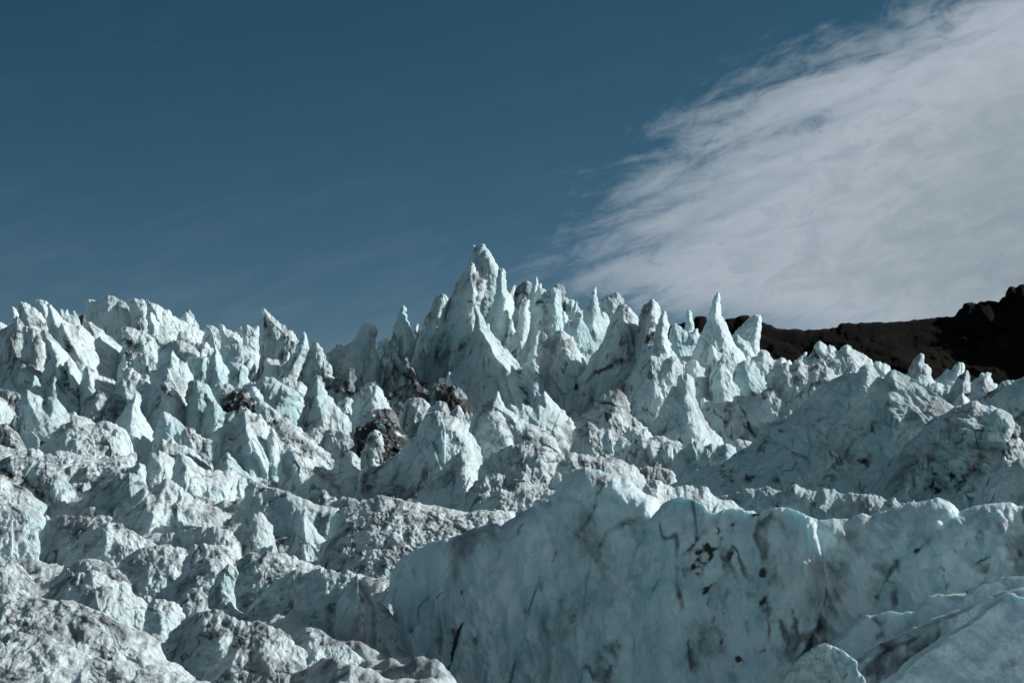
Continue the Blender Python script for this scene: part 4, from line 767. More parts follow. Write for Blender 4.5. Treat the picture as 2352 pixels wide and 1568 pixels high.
P('ice_boulder', 'sunlit rough knob on the big dark gravel patch', 'ice boulder', 'B', 101,
  [(1000, 1620), (1030, 1560), (1050, 1520), (1080, 1500), (1120, 1500), (1150, 1530), (1170, 1580), (1180, 1640)], k=.5, L=.8, T=2.2, dirt=.25, rough=2.6, rnd=.7)
P('ice_boulder', 'second sunlit knob with brown foot below the gravel patch', 'ice boulder', 'L', 97,
  [(1790, 900), (1800, 820), (1820, 770), (1850, 755), (1890, 765), (1930, 800), (1970, 830), (1960, 920)], k=.4, T=1.8, dirt=.35, rough=2)
P('ice_ridge', 'rounded dark shelf right of the second sunlit knob', 'ice ridge', 'L', 95,
  [(1930, 980), (1990, 930), (2060, 915), (2130, 910), (2200, 870), (2260, 820), (2352, 760), (2400, 900)], k=-.3, L=.6, T=2.6, dirt=.3)
P('ice_ridge', 'grey hunched ridge in shade behind the second sunlit knob', 'ice ridge', 'L', 103,
  [(1590, 640), (1620, 560), (1690, 545), (1760, 570), (1830, 600), (1890, 640), (1940, 700), (1960, 780)], k=-.2, L=.5, T=2.6, dirt=.3, blue=.1)
P('ice_boulder', 'low pale block left of the grey hunched ridge', 'ice boulder', 'L', 105, [(1440, 640), (1450, 570), (1500, 545), (1550, 560), (1590, 610), (1620, 680)], k=-.2, T=2, dirt=.2, blue=.2)
P('ice_ridge', 'fluted grey fan-shaped wall with snow-capped crest at centre', 'ice ridge', 'J', 93,
  [(260, 900), (330, 720), (400, 560), (440, 490), (505, 450), (525, 400), (560, 340), (580, 300), (600, 285), (625, 300), (655, 268), (690, 285), (730, 285), (770, 310), (820, 330), (850, 370), (900, 430), (950, 490), (985, 560), (1000, 630)], k=-.35, L=.35, T=4.2, dirt=.15, jag=.06, flow=82,
  spines=[([(580, 300), (640, 350), (700, 345), (800, 420), (900, 560)], .5, 8, .12)], spots=[(650, 780, 60, 90, 20, .3)])
P('ice_spire', 'flame-tipped white peak at the centre below the pyramid buttress', 'ice spire', 'J', 99,
  [(900, 430), (930, 300), (980, 230), (1030, 190), (1060, 170), (1085, 150), (1110, 125), (1125, 150), (1138, 200), (1160, 240), (1200, 270), (1250, 300), (1300, 330), (1350, 370), (1420, 400), (1480, 430), (1520, 460), (1550, 500), (1560, 540)], seed=412, k=-.05, L=.45, T=3.8, dirt=.16, jag=.06,
  spines=[([(1112, 130), (1070, 250), (980, 400)], .5, 6, .2), ([(1115, 130), (1200, 290), (1350, 400), (1520, 500)], .5, 6, .12)], spots=[(980, 240, 30, 20, -40, .5), (1300, 460, 200, 20, 10, .35)])
P('ice_ridge', 'knobbly sunlit ridge behind the flame-tipped peak', 'ice ridge', 'J', 108,
  [(1160, 330), (1180, 240), (1210, 225), (1260, 245), (1290, 220), (1340, 235), (1370, 260), (1420, 235), (1480, 260), (1540, 280), (1600, 330), (1650, 390), (1700, 470), (1740, 530), (1770, 580)], k=.2, L=.5, T=3.4, dirt=.22, spots=[(1530, 360, 40, 20, 20, .6), (1650, 480, 30, 20, 30, .4)])
P('ice_ridge', 'long diagonal white slope falling from the buttress to centre', 'ice ridge', 'J', 113,
  [(1380, 320), (1420, 180), (1450, 130), (1490, 170), (1540, 220), (1600, 270), (1650, 330), (1680, 390), (1720, 460), (1760, 530), (1790, 570)], k=.4, L=.4, T=3, dirt=.12)
P('ice_spire', 'domed block with a dark overhang and bright cap at centre right', 'ice spire', 'J', 119,
  [(1640, 400), (1690, 330), (1740, 290), (1790, 270), (1830, 230), (1815, 205), (1850, 190), (1880, 150), (1930, 120), (1990, 112), (2030, 140), (2060, 190), (2080, 240), (2085, 300), (2120, 320), (2150, 360), (2190, 390), (2215, 405)], k=.1, L=.4, T=3, dirt=.2, group=None,
  spots=[(1940, 225, 110, 8, 8, .9), (1930, 310, 14, 60, 10, .9), (1820, 330, 60, 24, 20, .4)])
P('ice_spire', 'tall flat-topped horn standing alone at the right of centre', 'ice spire', 'D', 112,
  [(-20, 1100), (20, 1020), (60, 980), (95, 930), (125, 870), (150, 820), (175, 770), (200, 728), (215, 722), (218, 760), (225, 720), (232, 670), (255, 655), (270, 662), (288, 648), (305, 660), (328, 680), (335, 730), (340, 790), (355, 830), (370, 880), (395, 930), (425, 985), (460, 1010), (490, 1040), (510, 1070)], k=-.05, L=.4, T=3.4, dirt=.14, jag=.055, group=SKG,
  spines=[([(300, 655), (320, 800), (340, 920), (380, 1050)], .8, 8, .2), ([(215, 730), (160, 850), (90, 970)], .3, 6, .15)], spots=[(250, 1060, 12, 14, 0, .9), (150, 1000, 100, 20, -30, .3)])
P('ice_ridge', 'arc-crested dirty ridge below the domed block', 'ice ridge', 'J', 96,
  [(1640, 560), (1680, 400), (1730, 370), (1780, 348), (1810, 370), (1850, 410), (1900, 420), (1935, 412), (1980, 440), (2030, 460), (2070, 490), (2140, 478), (2220, 485), (2300, 505), (2352, 500), (2420, 520), (2500, 560), (2560, 620)], k=-.2, L=.3, T=3, dirt=.3, jag=.06, spots=[(2150, 488, 260, 8, 0, .6), (1850, 460, 10, 50, 0, .4)])
P('ice_block', 'smooth pale shell on the arc-crested ridge', 'ice block', 'D', 101, [(40, 1080), (60, 1040), (100, 1030), (160, 1045), (210, 1065), (265, 1095), (240, 1130)], k=.2, T=1.4, ribs=0, blue=.1)
P('ice_boulder', 'small shard pile between the domed block and the lone horn', 'ice boulder', 'J', 106, [(2020, 460), (2060, 410), (2110, 395), (2160, 410), (2210, 400), (2240, 450)], k=.1, T=1.8, dirt=.15)
P('ice_ridge', 'lumpy turquoise ridge at the foot of the lone horn', 'ice ridge', 'D', 90,
  [(160, 1250), (200, 1190), (240, 1130), (290, 1090), (340, 1065), (380, 1090), (430, 1080), (470, 1100), (520, 1080), (560, 1090), (590, 1130), (600, 1180), (570, 1240)], k=-.2, L=.6, T=3, blue=.3, dirt=.12, rnd=.5)
P('ice_ridge', 'low banded ridge meeting the big blue ridge at left', 'ice ridge', 'D', 96,
  [(540, 1150), (550, 1080), (600, 1055), (650, 1062), (700, 1085), (720, 1150)], k=-.1, T=2.2, blue=.15, dirt=.15)
P('ice_ridge', 'flat dirty ledge left of the lumpy turquoise ridge', 'ice ridge', 'D', 84,
  [(-100, 1310), (-40, 1240), (20, 1225), (80, 1232), (140, 1228), (190, 1245), (215, 1270), (230, 1320)], k=-.1, L=.5, T=2.2, dirt=.4)
P('ice_ridge', 'long low ridge with sunlit crest behind the foreground dome', 'ice ridge', 'H', 79,
  [(640, 300), (700, 190), (780, 140), (850, 108), (910, 105), (960, 118), (1020, 120), (1090, 135), (1140, 160), (1230, 155), (1320, 170), (1400, 178), (1470, 185), (1530, 205), (1590, 225), (1620, 255), (1660, 300), (1680, 360)], k=-.1, L=.9, T=3, dirt=.25, rough=1.4, spots=[(900, 350, 120, 30, 0, .5), (1100, 220, 140, 12, 10, .4)])
P('ice_slab', 'tilted grey slab with bright upper edge left of the low ridge', 'ice slab', 'H', 74,
  [(260, 420), (330, 350), (390, 280), (440, 230), (490, 185), (540, 150), (580, 170), (628, 202), (600, 260), (640, 320)], k=-.3, L=1.1, T=3, dirt=.18, rough=1.3, jag=.05)
P('ice_ridge', 'crumpled dirt-strewn ridge of small peaks at the centre', 'ice ridge', 'H', 68,
  [(560, 420), (620, 330), (700, 300), (760, 280), (830, 300), (870, 290), (900, 250), (940, 220), (970, 270), (960, 330), (1000, 370), (1100, 390)], k=.0, L=1.3, T=2.6, dirt=.45, rough=2.2)
P('ice_ridge', 'sunlit hummock crest just left of the foreground dome', 'ice ridge', 'H', 58,
  [(600, 560), (660, 480), (720, 420), (770, 385), (830, 400), (890, 385), (950, 375), (975, 400), (1040, 395), (1110, 385), (1200, 420)], k=.0, L=1.2, T=2.2, dirt=.18, rough=1.5)
P('ice_ridge', 'bright rippled snow crest crossing the picture centre', 'ice ridge', 'J', 61,
  [(-120, 1050), (-40, 990), (50, 960), (120, 940), (180, 920), (215, 895), (255, 888), (310, 905), (370, 915), (430, 935), (490, 945), (560, 960), (640, 965), (720, 985), (800, 1000), (900, 1020)], k=.05, L=1.6, T=3, dirt=.08, rough=1.4, jag=.05)
P('ice_ridge', 'second rippled snow crest in front of the first at centre', 'ice ridge', 'J', 50,
  [(-200, 1260), (-80, 1160), (40, 1080), (140, 1040), (260, 1010), (340, 985), (450, 1000), (560, 1010), (700, 1010), (800, 1030), (900, 1020), (1000, 1000), (1120, 1000), (1240, 1010)], k=.1, L=1.9, T=2.6, dirt=.3, rough=2.0, jag=.06)
# ---- middle distance, left
P('ice_spire', 'upturned turquoise plate with a fluted shell at its foot', 'ice spire', 'L', 105,
  [(-60, 640), (-20, 460), (0, 395), (25, 376), (60, 378), (100, 395), (150, 430), (190, 465), (225, 500), (280, 540), (330, 570), (400, 620)], k=-.1, L=.3, T=2.2, blue=.5, dirt=.05, jag=.06, ribs=.3)
P('ice_ridge', 'bright fluted dirty ridge left of the big white horn', 'ice ridge', 'L', 101,
  [(200, 620), (240, 540), (300, 530), (350, 560), (400, 600), (450, 640), (500, 650), (540, 670), (582, 690), (575, 760), (600, 800), (620, 860)], k=.3, L=.6, T=2.4, dirt=.3, ribs=.8)
P('ice_ridge', 'curled white comb ridge in the left middle', 'ice ridge', 'L', 98,
  [(-80, 760), (-20, 680), (30, 640), (70, 670), (130, 650), (180, 690), (240, 700), (300, 730), (350, 780), (400, 830), (450, 870), (500, 920), (560, 980)], k=.15, L=.6, T=2.6, dirt=.2, blue=.1, ribs=.7)
P('ice_ridge', 'two small white fins between the comb ridge and big horn', 'ice ridge', 'L', 100,
  [(270, 760), (272, 650), (290, 615), (320, 640), (345, 690), (400, 690), (440, 720), (500, 760), (545, 800), (575, 850)], k=.3, T=1.8, dirt=.2)
P('ice_spire', 'big white horn with glassy shaded left face in left middle', 'ice spire', 'L', 97,
  [(500, 680), (520, 590), (570, 530), (640, 500), (700, 490), (735, 400), (770, 370), (780, 320), (800, 308), (840, 340), (890, 380), (940, 395), (985, 395), (1010, 430), (1045, 480), (1060, 540), (1080, 600), (1110, 640), (1130, 700), (1200, 760), (1230, 900), (1300, 1050)], k=.1, L=.45, T=4.2, dirt=.14, blue=.1, flow=72,
  spines=[([(800, 312), (840, 450), (870, 620), (960, 800), (1060, 950)], .95, 8, .18), ([(990, 400), (1040, 560), (1120, 760)], .5, 6, .15), ([(930, 850), (970, 950), (1020, 1060)], -1.2, 14, .08)], spots=[(960, 1000, 40, 120, -25, .5), (1000, 640, 20, 50, -30, .4)])
P('ice_spire', 'crooked lit pillar attached right of the big white horn', 'ice spire', 'L', 95,
  [(1040, 700), (1060, 600), (1080, 540), (1105, 530), (1140, 580), (1170, 630), (1200, 680), (1215, 740), (1230, 850), (1260, 960)], k=.45, T=2.2, dirt=.12)
P('ice_ridge', 'dirty knobbly ridge descending behind the big white horn', 'ice ridge', 'L', 104,
  [(900, 470), (925, 400), (930, 300), (970, 268), (1030, 275), (1070, 310), (1120, 350), (1170, 390), (1200, 430), (1260, 440), (1310, 480), (1350, 520), (1400, 560), (1450, 600), (1500, 640), (1560, 640), (1620, 700), (1680, 760), (1730, 830)], k=.35, L=.6, T=3.6, dirt=.28, rough=1.5, spots=[(1060, 340, 30, 16, 0, .5), (1160, 500, 60, 50, 0, .5)])
P('ice_ridge', 'lower rank of the descending knobbly ridge with brown caps', 'ice ridge', 'L', 99,
  [(1080, 640), (1110, 560), (1150, 490), (1200, 480), (1260, 500), (1320, 520), (1360, 560), (1400, 600), (1460, 640), (1540, 680), (1600, 730), (1660, 780), (1720, 830), (1740, 880)], k=.3, L=.7, T=3, dirt=.3, rough=1.6, spines=[([(1180, 560), (1260, 660), (1380, 680)], -.6, 14, .05)])
P('ice_ridge', 'scalloped bowl-shaped wall right of the dark cleft', 'ice ridge', 'L', 91,
  [(1160, 1000), (1180, 850), (1190, 750), (1240, 755), (1300, 750), (1360, 765), (1420, 790), (1480, 840), (1540, 900), (1620, 950), (1700, 930), (1740, 820), (1800, 825), (1850, 860), (1890, 910), (1930, 960), (1945, 1010), (1900, 1080)], k=.15, L=.35, T=3.2, dirt=.2, rnd=.5, spines=[([(1245, 800), (1230, 950), (1260, 1060)], -1.3, 20, .08), ([(1520, 870), (1620, 900), (1700, 880)], -.7, 18, .02)], spots=[(1380, 790, 160, 10, 22, .7), (1560, 1010, 80, 60, 0, .2)])
P('ice_spire', 'small sharp pyramid below the big white horn', 'ice spire', 'L', 92,
  [(540, 930), (570, 870), (610, 820), (640, 780), (665, 765), (690, 790), (720, 830), (760, 880), (800, 920), (850, 960), (890, 1010), (910, 1060)], k=.1, L=.5, T=2.4, dirt=.12, blue=.15, spots=[(700, 930, 30, 16, 20, .5)])
P('ice_ridge', 'thick white arched rib curving down to the right', 'ice ridge', 'L', 88,
  [(130, 960), (150, 850), (165, 800), (190, 778), (240, 790), (290, 820), (330, 860), (370, 910), (430, 930), (500, 950), (560, 940), (620, 960), (680, 950), (740, 980), (820, 1010), (870, 1040), (890, 1090), (840, 1150), (830, 1250)], k=.45, L=.6, T=3.4, dirt=.08, rnd=.5, jag=.06, spines=[([(560, 950), (620, 1080), (640, 1250)], .6, 10, .2)], spots=[(420, 1150, 70, 70, 0, .55), (510, 1160, 30, 80, 0, .5)])
P('ice_block', 'tall upright lumps left of the thick arched rib', 'ice block', 'E', 92,
  [(900, 640), (960, 540), (1020, 470), (1080, 450), (1090, 405), (1130, 385), (1190, 378), (1240, 400), (1280, 430), (1300, 480), (1310, 560), (1330, 620)], k=.4, L=.5, T=3.2, dirt=.15, spots=[(1040, 580, 30, 60, 0, .6)])
P('ice_block', 'narrow white tooth block under the thick arched rib', 'ice block', 'E', 85,
  [(1315, 640), (1320, 520), (1345, 470), (1370, 465), (1400, 510), (1400, 545), (1450, 560), (1440, 620), (1400, 680)], k=.4, T=2, dirt=.12)
P('ice_ridge', 'long white ridge sloping right beneath the sunlit pyramid at left', 'ice ridge', 'E', 100,
  [(300, 330), (380, 240), (450, 180), (540, 140), (620, 150), (690, 175), (740, 150), (800, 155), (850, 175), (900, 200), (940, 260), (960, 320)], k=.2, L=1.1, T=3, dirt=.14, rough=1.4)
P('ice_ridge', 'bright plateau lip stretching from the left edge', 'ice ridge', 'E', 90,
  [(-150, 400), (-60, 350), (50, 345), (120, 352), (200, 370), (240, 350), (290, 360), (340, 395), (420, 370), (480, 375), (560, 395), (640, 410), (720, 430), (800, 420), (860, 410), (940, 400), (1000, 380)], k=.1, L=1.8, T=2.6, dirt=.16, rough=1.6)
P('ice_wall', 'overhanging dirty cliff with vertical drip streaks at the left', 'ice wall', 'E', 82,
  [(-120, 560), (-40, 470), (40, 420), (80, 405), (160, 415), (240, 420), (330, 440), (400, 455), (460, 480), (540, 490), (620, 495), (700, 505), (730, 530), (700, 570), (640, 600)], k=-.1, L=.5, T=3, dirt=.3, ribs=.3, flow=88, spots=[(170, 600, 180, 22, 38, 1.0), (560, 640, 120, 50, -10, .45), (410, 580, 16, 60, 0, .6), (300, 480, 200, 20, 15, .5)])
P('ice_wall', 'rusty-streaked white cliff at the far left edge', 'ice wall', 'E', 76, [(-140, 620), (-60, 560), (0, 540), (60, 570), (130, 620), (210, 690), (280, 730), (340, 770)], k=.3, L=.4, T=2.6, dirt=.3, ribs=.5, spots=[(150, 640, 160, 16, 38, .8)])
P('ice_ridge', 'smooth shadowed turquoise mound below the drip-streaked cliff', 'ice ridge', 'E', 79,
  [(470, 830), (520, 740), (600, 690), (700, 640), (780, 590), (850, 555), (920, 540), (970, 535), (1010, 570), (1050, 610), (1100, 650), (1130, 720)], k=-.4, L=.6, T=3.6, dirt=.25, blue=.35, rnd=.5, spots=[(600, 690, 90, 50, 0, .6), (760, 640, 60, 20, -10, .5)])
P('ice_ridge', 'dirty crest behind the smooth shadowed turquoise mound', 'ice ridge', 'E', 86,
  [(700, 600), (760, 550), (840, 500), (900, 500), (980, 490), (1020, 460), (1060, 470), (1080, 560)], k=.0, L=1, T=2.4, dirt=.45)
P('ice_spire', 'broad white pyramid with turquoise notch in the left foreground', 'ice spire', 'E', 71,
  [(760, 920), (830, 850), (900, 780), (960, 720), (1020, 670), (1060, 640), (1120, 645), (1160, 620), (1200, 585), (1238, 568), (1270, 590), (1310, 620), (1350, 665), (1400, 690), (1440, 720), (1500, 750), (1560, 780), (1625, 800), (1645, 850), (1640, 890)], k=.25, L=.8, T=3.6, dirt=.12, flow=75, rnd=.2,
  spines=[([(1238, 572), (1180, 700), (1120, 860), (1100, 960)], .8, 8, .2), ([(1240, 572), (1340, 700), (1480, 860)], .45, 8, .15)], spots=[(1170, 745, 60, 14, 30, .55), (1410, 740, 14, 40, 0, .6)])
P('ice_ridge', 'curving ridge with a turquoise hollow face in the left foreground', 'ice ridge', 'L', 69,
  [(660, 1500), (720, 1400), (780, 1290), (830, 1200), (840, 1120), (860, 1095), (890, 1060), (940, 1060), (1000, 1070), (1060, 1110), (1140, 1120), (1220, 1150), (1300, 1180), (1380, 1210), (1460, 1240), (1530, 1280), (1620, 1300), (1750, 1310)], k=-.35, L=.55, T=3.2, dirt=.1, blue=.35, jag=.05,
  spines=[([(880, 1075), (1000, 1100), (1200, 1160), (1500, 1280)], .5, 10, .02)], spots=[(1110, 1300, 14, 40, 10, .4), (1080, 1140, 60, 8, 5, .5)])
P('ice_boulder', 'small bright snowball-like lump on the curving ridge', 'ice boulder', 'L', 63, [(1330, 1400), (1340, 1360), (1370, 1330), (1410, 1325), (1450, 1350), (1470, 1390), (1450, 1420)], k=.3, T=1.2, rnd=.8)
P('ice_boulder', 'pale fluted hummock beneath the turquoise hollow face', 'ice boulder', 'L', 61,
  [(660, 1600), (760, 1500), (820, 1430), (860, 1390), (920, 1370), (970, 1352), (1010, 1370), (1040, 1410), (1060, 1450), (1110, 1500)], k=.1, L=.8, T=2.6, dirt=.1, rnd=.5, spots=[(860, 1470, 10, 50, 0, .4)])
P('ice_ridge', 'dark shaded bench in front of the broad white pyramid', 'ice ridge', 'E', 60,
  [(1120, 1060), (1180, 990), (1250, 970), (1350, 950), (1450, 938), (1540, 935), (1620, 940), (1700, 960), (1760, 1040)], k=-.4, L=.4, T=2.4, dirt=.25, blue=.1)
# ---- near ground, lower left
P('ice_ridge', 'rounded white shoulder at left with grooves, above the deep pool hollow', 'ice ridge', 'E', 57,
  [(-200, 800), (-80, 760), (0, 770), (80, 752), (140, 765), (200, 765), (260, 790), (310, 840), (340, 860), (330, 940), (320, 1010), (350, 1060), (420, 1130)], k=.4, L=.9, T=3, dirt=.14, rough=1.4, rnd=.5)
P('ice_ridge', 'shaded grey saddle behind the left foreground ridges', 'ice ridge', 'E', 54,
  [(280, 960), (340, 880), (430, 852), (500, 848), (570, 850), (640, 852), (700, 842), (750, 860), (790, 890), (840, 960)], k=-.3, L=.9, T=2.6, dirt=.25, rough=1.3)
P('ice_ridge', 'crisp two-sided ridge, grey on left and white on right', 'ice ridge', 'E', 47,
  [(420, 1300), (470, 1180), (520, 1100), (580, 1000), (640, 960), (700, 940), (760, 910), (800, 890), (850, 900), (900, 900), (930, 940), (1000, 975), (1070, 1020), (1140, 1050), (1200, 1090)], k=.1, L=.9, T=3, dirt=.14, rough=1.3, jag=.05, flow=80,
  spines=[([(800, 895), (790, 1000), (780, 1120)], .9, 10, .2)], spots=[(620, 1080, 14, 50, 30, .5)])
P('ice_mound', 'deep shaded hollow wall at the left edge of the near ground', 'ice mound', 'E', 41,
  [(-260, 1200), (-100, 1110), (0, 1110), (60, 1150), (120, 1190), (180, 1260), (240, 1340), (300, 1390)], k=.2, L=.9, T=2.4, dirt=.25, rnd=.6)
P('ice_mound', 'first rounded suncupped hump left of centre in near ground', 'ice mound', 'E', 43,
  [(860, 1260), (900, 1170), (980, 1110), (1060, 1075), (1150, 1062), (1230, 1058), (1310, 1072), (1370, 1095), (1385, 1150), (1390, 1220)], k=.05, L=1.2, T=2.6, dirt=.18, rough=1.6, rnd=.7)
P('ice_mound', 'broad suncupped hump with a dark seam on its right', 'ice mound', 'E', 41,
  [(1320, 1290), (1360, 1160), (1390, 1090), (1450, 1065), (1530, 1062), (1600, 1060), (1680, 1075), (1740, 1100), (1765, 1150), (1770, 1230), (1740, 1300), (1730, 1420)], k=.1, L=1.2, T=2.6, dirt=.14, rough=1.6, rnd=.7, spots=[(1745, 1180, 14, 110, 5, .9)])
P('ice_mound', 'wide dirty-veined slope right of the dark seam', 'ice mound', 'E', 39,
  [(1700, 1400), (1740, 1240), (1790, 1150), (1900, 1130), (2020, 1120), (2120, 1140), (2220, 1170), (2300, 1210), (2400, 1250), (2500, 1330)], k=.1, L=1.6, T=2.6, dirt=.2, rough=1.7, rnd=.6)
P('ice_mound', 'brown-edged hump above the log-shaped rolls at left', 'ice mound', 'E', 36.5,
  [(360, 1400), (430, 1310), (520, 1220), (580, 1175), (660, 1165), (730, 1170), (800, 1195), (860, 1235), (910, 1280), (945, 1330), (960, 1390)], k=.2, L=1.1, T=2.2, dirt=.28, rough=1.5, rnd=.6, spots=[(880, 1310, 60, 40, 30, .6)])
P('ice_mound', 'log-shaped white roll slanting down right in near ground', 'ice mound', 'G', 30,
  [(430, 520), (460, 460), (500, 440), (560, 430), (620, 440), (680, 470), (740, 500), (790, 520), (806, 555), (800, 600), (780, 660)], k=.2, L=.9, T=1.5, dirt=.12, rough=1.5, rnd=.8)
P('ice_mound', 'upper pale roll between the brown-edged hump and the log-shaped roll', 'ice mound', 'G', 32.5,
  [(300, 500), (340, 440), (380, 400), (430, 360), (500, 350), (560, 365), (620, 400), (680, 440), (730, 480), (790, 520)], k=.2, L=1.1, T=1.8, dirt=.14, rough=1.5, rnd=.7)
P('ice_mound', 'block-like white mound at the right end of the rolls', 'ice mound', 'G', 29,
  [(795, 660), (798, 590), (810, 545), (835, 512), (880, 505), (930, 520), (990, 535), (1003, 570), (1012, 620), (980, 660), (930, 700)], k=.3, L=.9, T=1.6, dirt=.1, rough=1.5, rnd=.6)
P('ice_mound', 'shadow-crossed mound right of the block-like white mound', 'ice mound', 'G', 27,
  [(880, 760), (930, 690), (1000, 640), (1060, 600), (1120, 575), (1180, 562), (1240, 590), (1300, 615), (1380, 635), (1470, 650), (1530, 670), (1600, 700), (1620, 760)], ribs=0, k=-.35, L=1.3, T=2, dirt=.24, rough=1.6, rnd=.7, spots=[(1330, 730, 120, 40, 20, .5), (1380, 610, 70, 20, 10, .6)])
P('ice_mound', 'dark tucked lump between seams above the shadow-crossed mound', 'ice mound', 'G', 31,
  [(960, 580), (1000, 500), (1060, 445), (1110, 450), (1140, 500), (1150, 560)], k=.0, L=1, T=1.6, dirt=.3, rough=1.5, rnd=.7)
P('ice_mound', 'tall seamed bulge above the shadow-crossed mound', 'ice mound', 'G', 33.5,
  [(1130, 560), (1150, 480), (1180, 400), (1230, 340), (1270, 300), (1300, 330), (1310, 380), (1290, 450), (1290, 560)], k=.1, L=1, T=1.8, dirt=.2, rough=1.5, rnd=.6, spots=[(1300, 420, 10, 90, 5, .7)])
P('ice_mound', 'wide bumpy mound at the bottom left corner', 'ice mound', 'G', 25.5,
  [(-250, 560), (-120, 500), (0, 483), (60, 487), (140, 497), (200, 500), (280, 508), (340, 505), (400, 512), (440, 530), (500, 560), (560, 600), (620, 620), (700, 650), (760, 680), (830, 705), (885, 740), (890, 800), (910, 850), (1000, 900)], k=.1, L=1.7, T=1.8, dirt=.24, rough=1.9, rnd=.7, jag=.07, spots=[(160, 560, 40, 30, -30, .4), (60, 760, 200, 20, 20, .35), (540, 590, 120, 14, 32, .6)])
P('ice_mound', 'scalloped dirty terrace at the bottom edge left of centre', 'ice mound', 'G', 22,
  [(-300, 760), (-100, 700), (60, 690), (160, 700), (250, 690), (300, 740), (400, 790), (500, 830), (600, 850), (700, 870), (800, 880), (900, 870), (1000, 900), (1100, 960)], k=.15, L=1.9, T=1.5, dirt=.22, rough=1.9, rnd=.6)
P('ice_ridge', 'snowy spur beside the crevasse sloping toward the bottom edge', 'ice ridge', 'G', 27.5,
  [(1100, 1020), (1200, 940), (1300, 880), (1400, 810), (1500, 770), (1560, 735), (1610, 700), (1660, 672), (1710, 660), (1760, 672), (1800, 700), (1850, 730), (1900, 750), (1960, 800), (2020, 850), (2040, 900)], ribs=0, k=-.6, splay=.05, L=1.7, jag=.03, T=1.8, dirt=.04, blue=.3, rough=2.0, rnd=.2)
P('ice_ridge', 'grooved slope above the crevasse right of the centre mounds', 'ice ridge', 'G', 33,
  [(1280, 700), (1330, 600), (1400, 520), (1480, 440), (1560, 390), (1650, 350), (1740, 340), (1830, 345), (1900, 350), (1950, 370), (1960, 430)], ribs=0, k=-.5, L=.9, blue=.2, T=2.2, dirt=.12, rough=1.4, rnd=.5, flow=60)
P('ice_spire', 'pointed shaded wedge standing inside the crevasse', 'ice spire', 'G', 29.5,
  [(1830, 760), (1840, 640), (1845, 540), (1870, 490), (1910, 440), (1940, 400), (1972, 368), (2000, 400), (2030, 450), (2060, 510), (2085, 580), (2080, 640), (2075, 760)], ribs=0, k=-.6, L=.3, T=1.6, dirt=.3, blue=.1)
# ---- the big ridges at the right
P('ice_ridge', 'vast smooth blue-grey ridge filling the right middle distance', 'ice ridge', 'D', 76,
  [(140, 1380), (200, 1330), (280, 1290), (340, 1240), (430, 1225), (480, 1215), (530, 1180), (580, 1140), (640, 1110), (690, 1075), (720, 1030), (745, 985), (775, 955), (800, 945), (850, 940), (862, 935), (900, 928), (940, 890), (985, 850), (1030, 795), (1080, 750), (1120, 720), (1180, 685), (1230, 665), (1290, 640), (1320, 655), (1345, 620), (1375, 600), (1420, 603), (1450, 640), (1490, 692), (1505, 660), (1530, 635), (1560, 628), (1610, 655), (1660, 685), (1720, 710), (1790, 760), (1850, 805), (1910, 845), (1950, 862), (1980, 900), (2050, 960)], fac=.25, k=-.36, L=.62, T=2, a=1.0, dirt=.14, blue=.5, jag=.035, rough=.75, flow=55, ribs=0, lz=.4, rnd=0,
  spots=[(1150, 900, 160, 8, -40, .4), (1250, 1150, 140, 10, -50, .5), (1560, 1080, 120, 8, -50, .5), (1000, 1180, 120, 8, -35, .4), (900, 1330, 160, 16, 10, .35), (1430, 1010, 12, 60, 5, .7), (1400, 1180, 60, 30, -45, .6), (700, 1290, 50, 20, 0, .6), (1080, 1330, 60, 10, 0, .4), (1700, 900, 120, 6, -8, .5), (850, 1040, 20, 40, 30, .3)],
  spines=[([(1490, 692), (1440, 760), (1300, 900)], -.3, 10, .05)])
P('ice_ridge', 'knob-ended ridge with purple-black dirt patch at the right', 'ice ridge', 'D', 68,
  [(1380, 1440), (1480, 1330), (1540, 1220), (1600, 1130), (1680, 1050), (1740, 980), (1790, 930), (1850, 905), (1910, 870), (1975, 848), (2030, 822), (2060, 818), (2090, 840), (2120, 852), (2150, 845), (2185, 865), (2230, 880), (2270, 905), (2295, 945), (2330, 975), (2320, 1040), (2352, 1080), (2420, 1150)], fac=.5, lz=.4, k=-.4, L=.6, T=2.4, dirt=.2, blue=.3, jag=.045, rough=1.3, flow=55, ribs=.3, rnd=.5,
  spots=[(1990, 1270, 100, 40, -42, 1.1), (1820, 1350, 60, 50, 60, .9), (2290, 1060, 30, 120, 10, .9), (2050, 1120, 160, 70, -30, .35), (1750, 960, 40, 10, -30, .6)],
  spines=[([(2290, 950), (2240, 1040), (2130, 1160)], -.5, 16, .06)])
P('ice_boulder', 'smooth hollowed knob at the end of the dirty right ridge', 'ice boulder', 'D', 65,
  [(2110, 1060), (2140, 960), (2160, 890), (2190, 868), (2240, 885), (2280, 915), (2298, 960), (2285, 1020), (2260, 1060)], k=.0, T=2.2, dirt=.18, rnd=.8, jag=.04, deep=4, splay=0, lz=0, spines=[([(2225, 980), (2215, 1020)], -1.2, 14, .02)])
P('ice_ridge', 'blue slope with white crest crumbs at the right frame edge', 'ice ridge', 'D', 60,
  [(2020, 1480), (2080, 1360), (2130, 1270), (2180, 1200), (2220, 1190), (2235, 1155), (2260, 1180), (2300, 1195), (2352, 1170), (2420, 1150), (2560, 1160), (2700, 1200)], k=-.3, L=.6, T=3, dirt=.1, blue=.2, jag=.06)
P('ice_ridge', 'rippled low apron below the vast blue-grey ridge', 'ice ridge', 'D', 58,
  [(300, 1500), (420, 1420), (560, 1390), (700, 1360), (850, 1370), (1000, 1350), (1150, 1360), (1300, 1380), (1450, 1400), (1600, 1450), (1750, 1500)], k=-.6, L=.75, T=1.4, dirt=.14, blue=.5, ribs=0, rough=.9, rnd=.6)
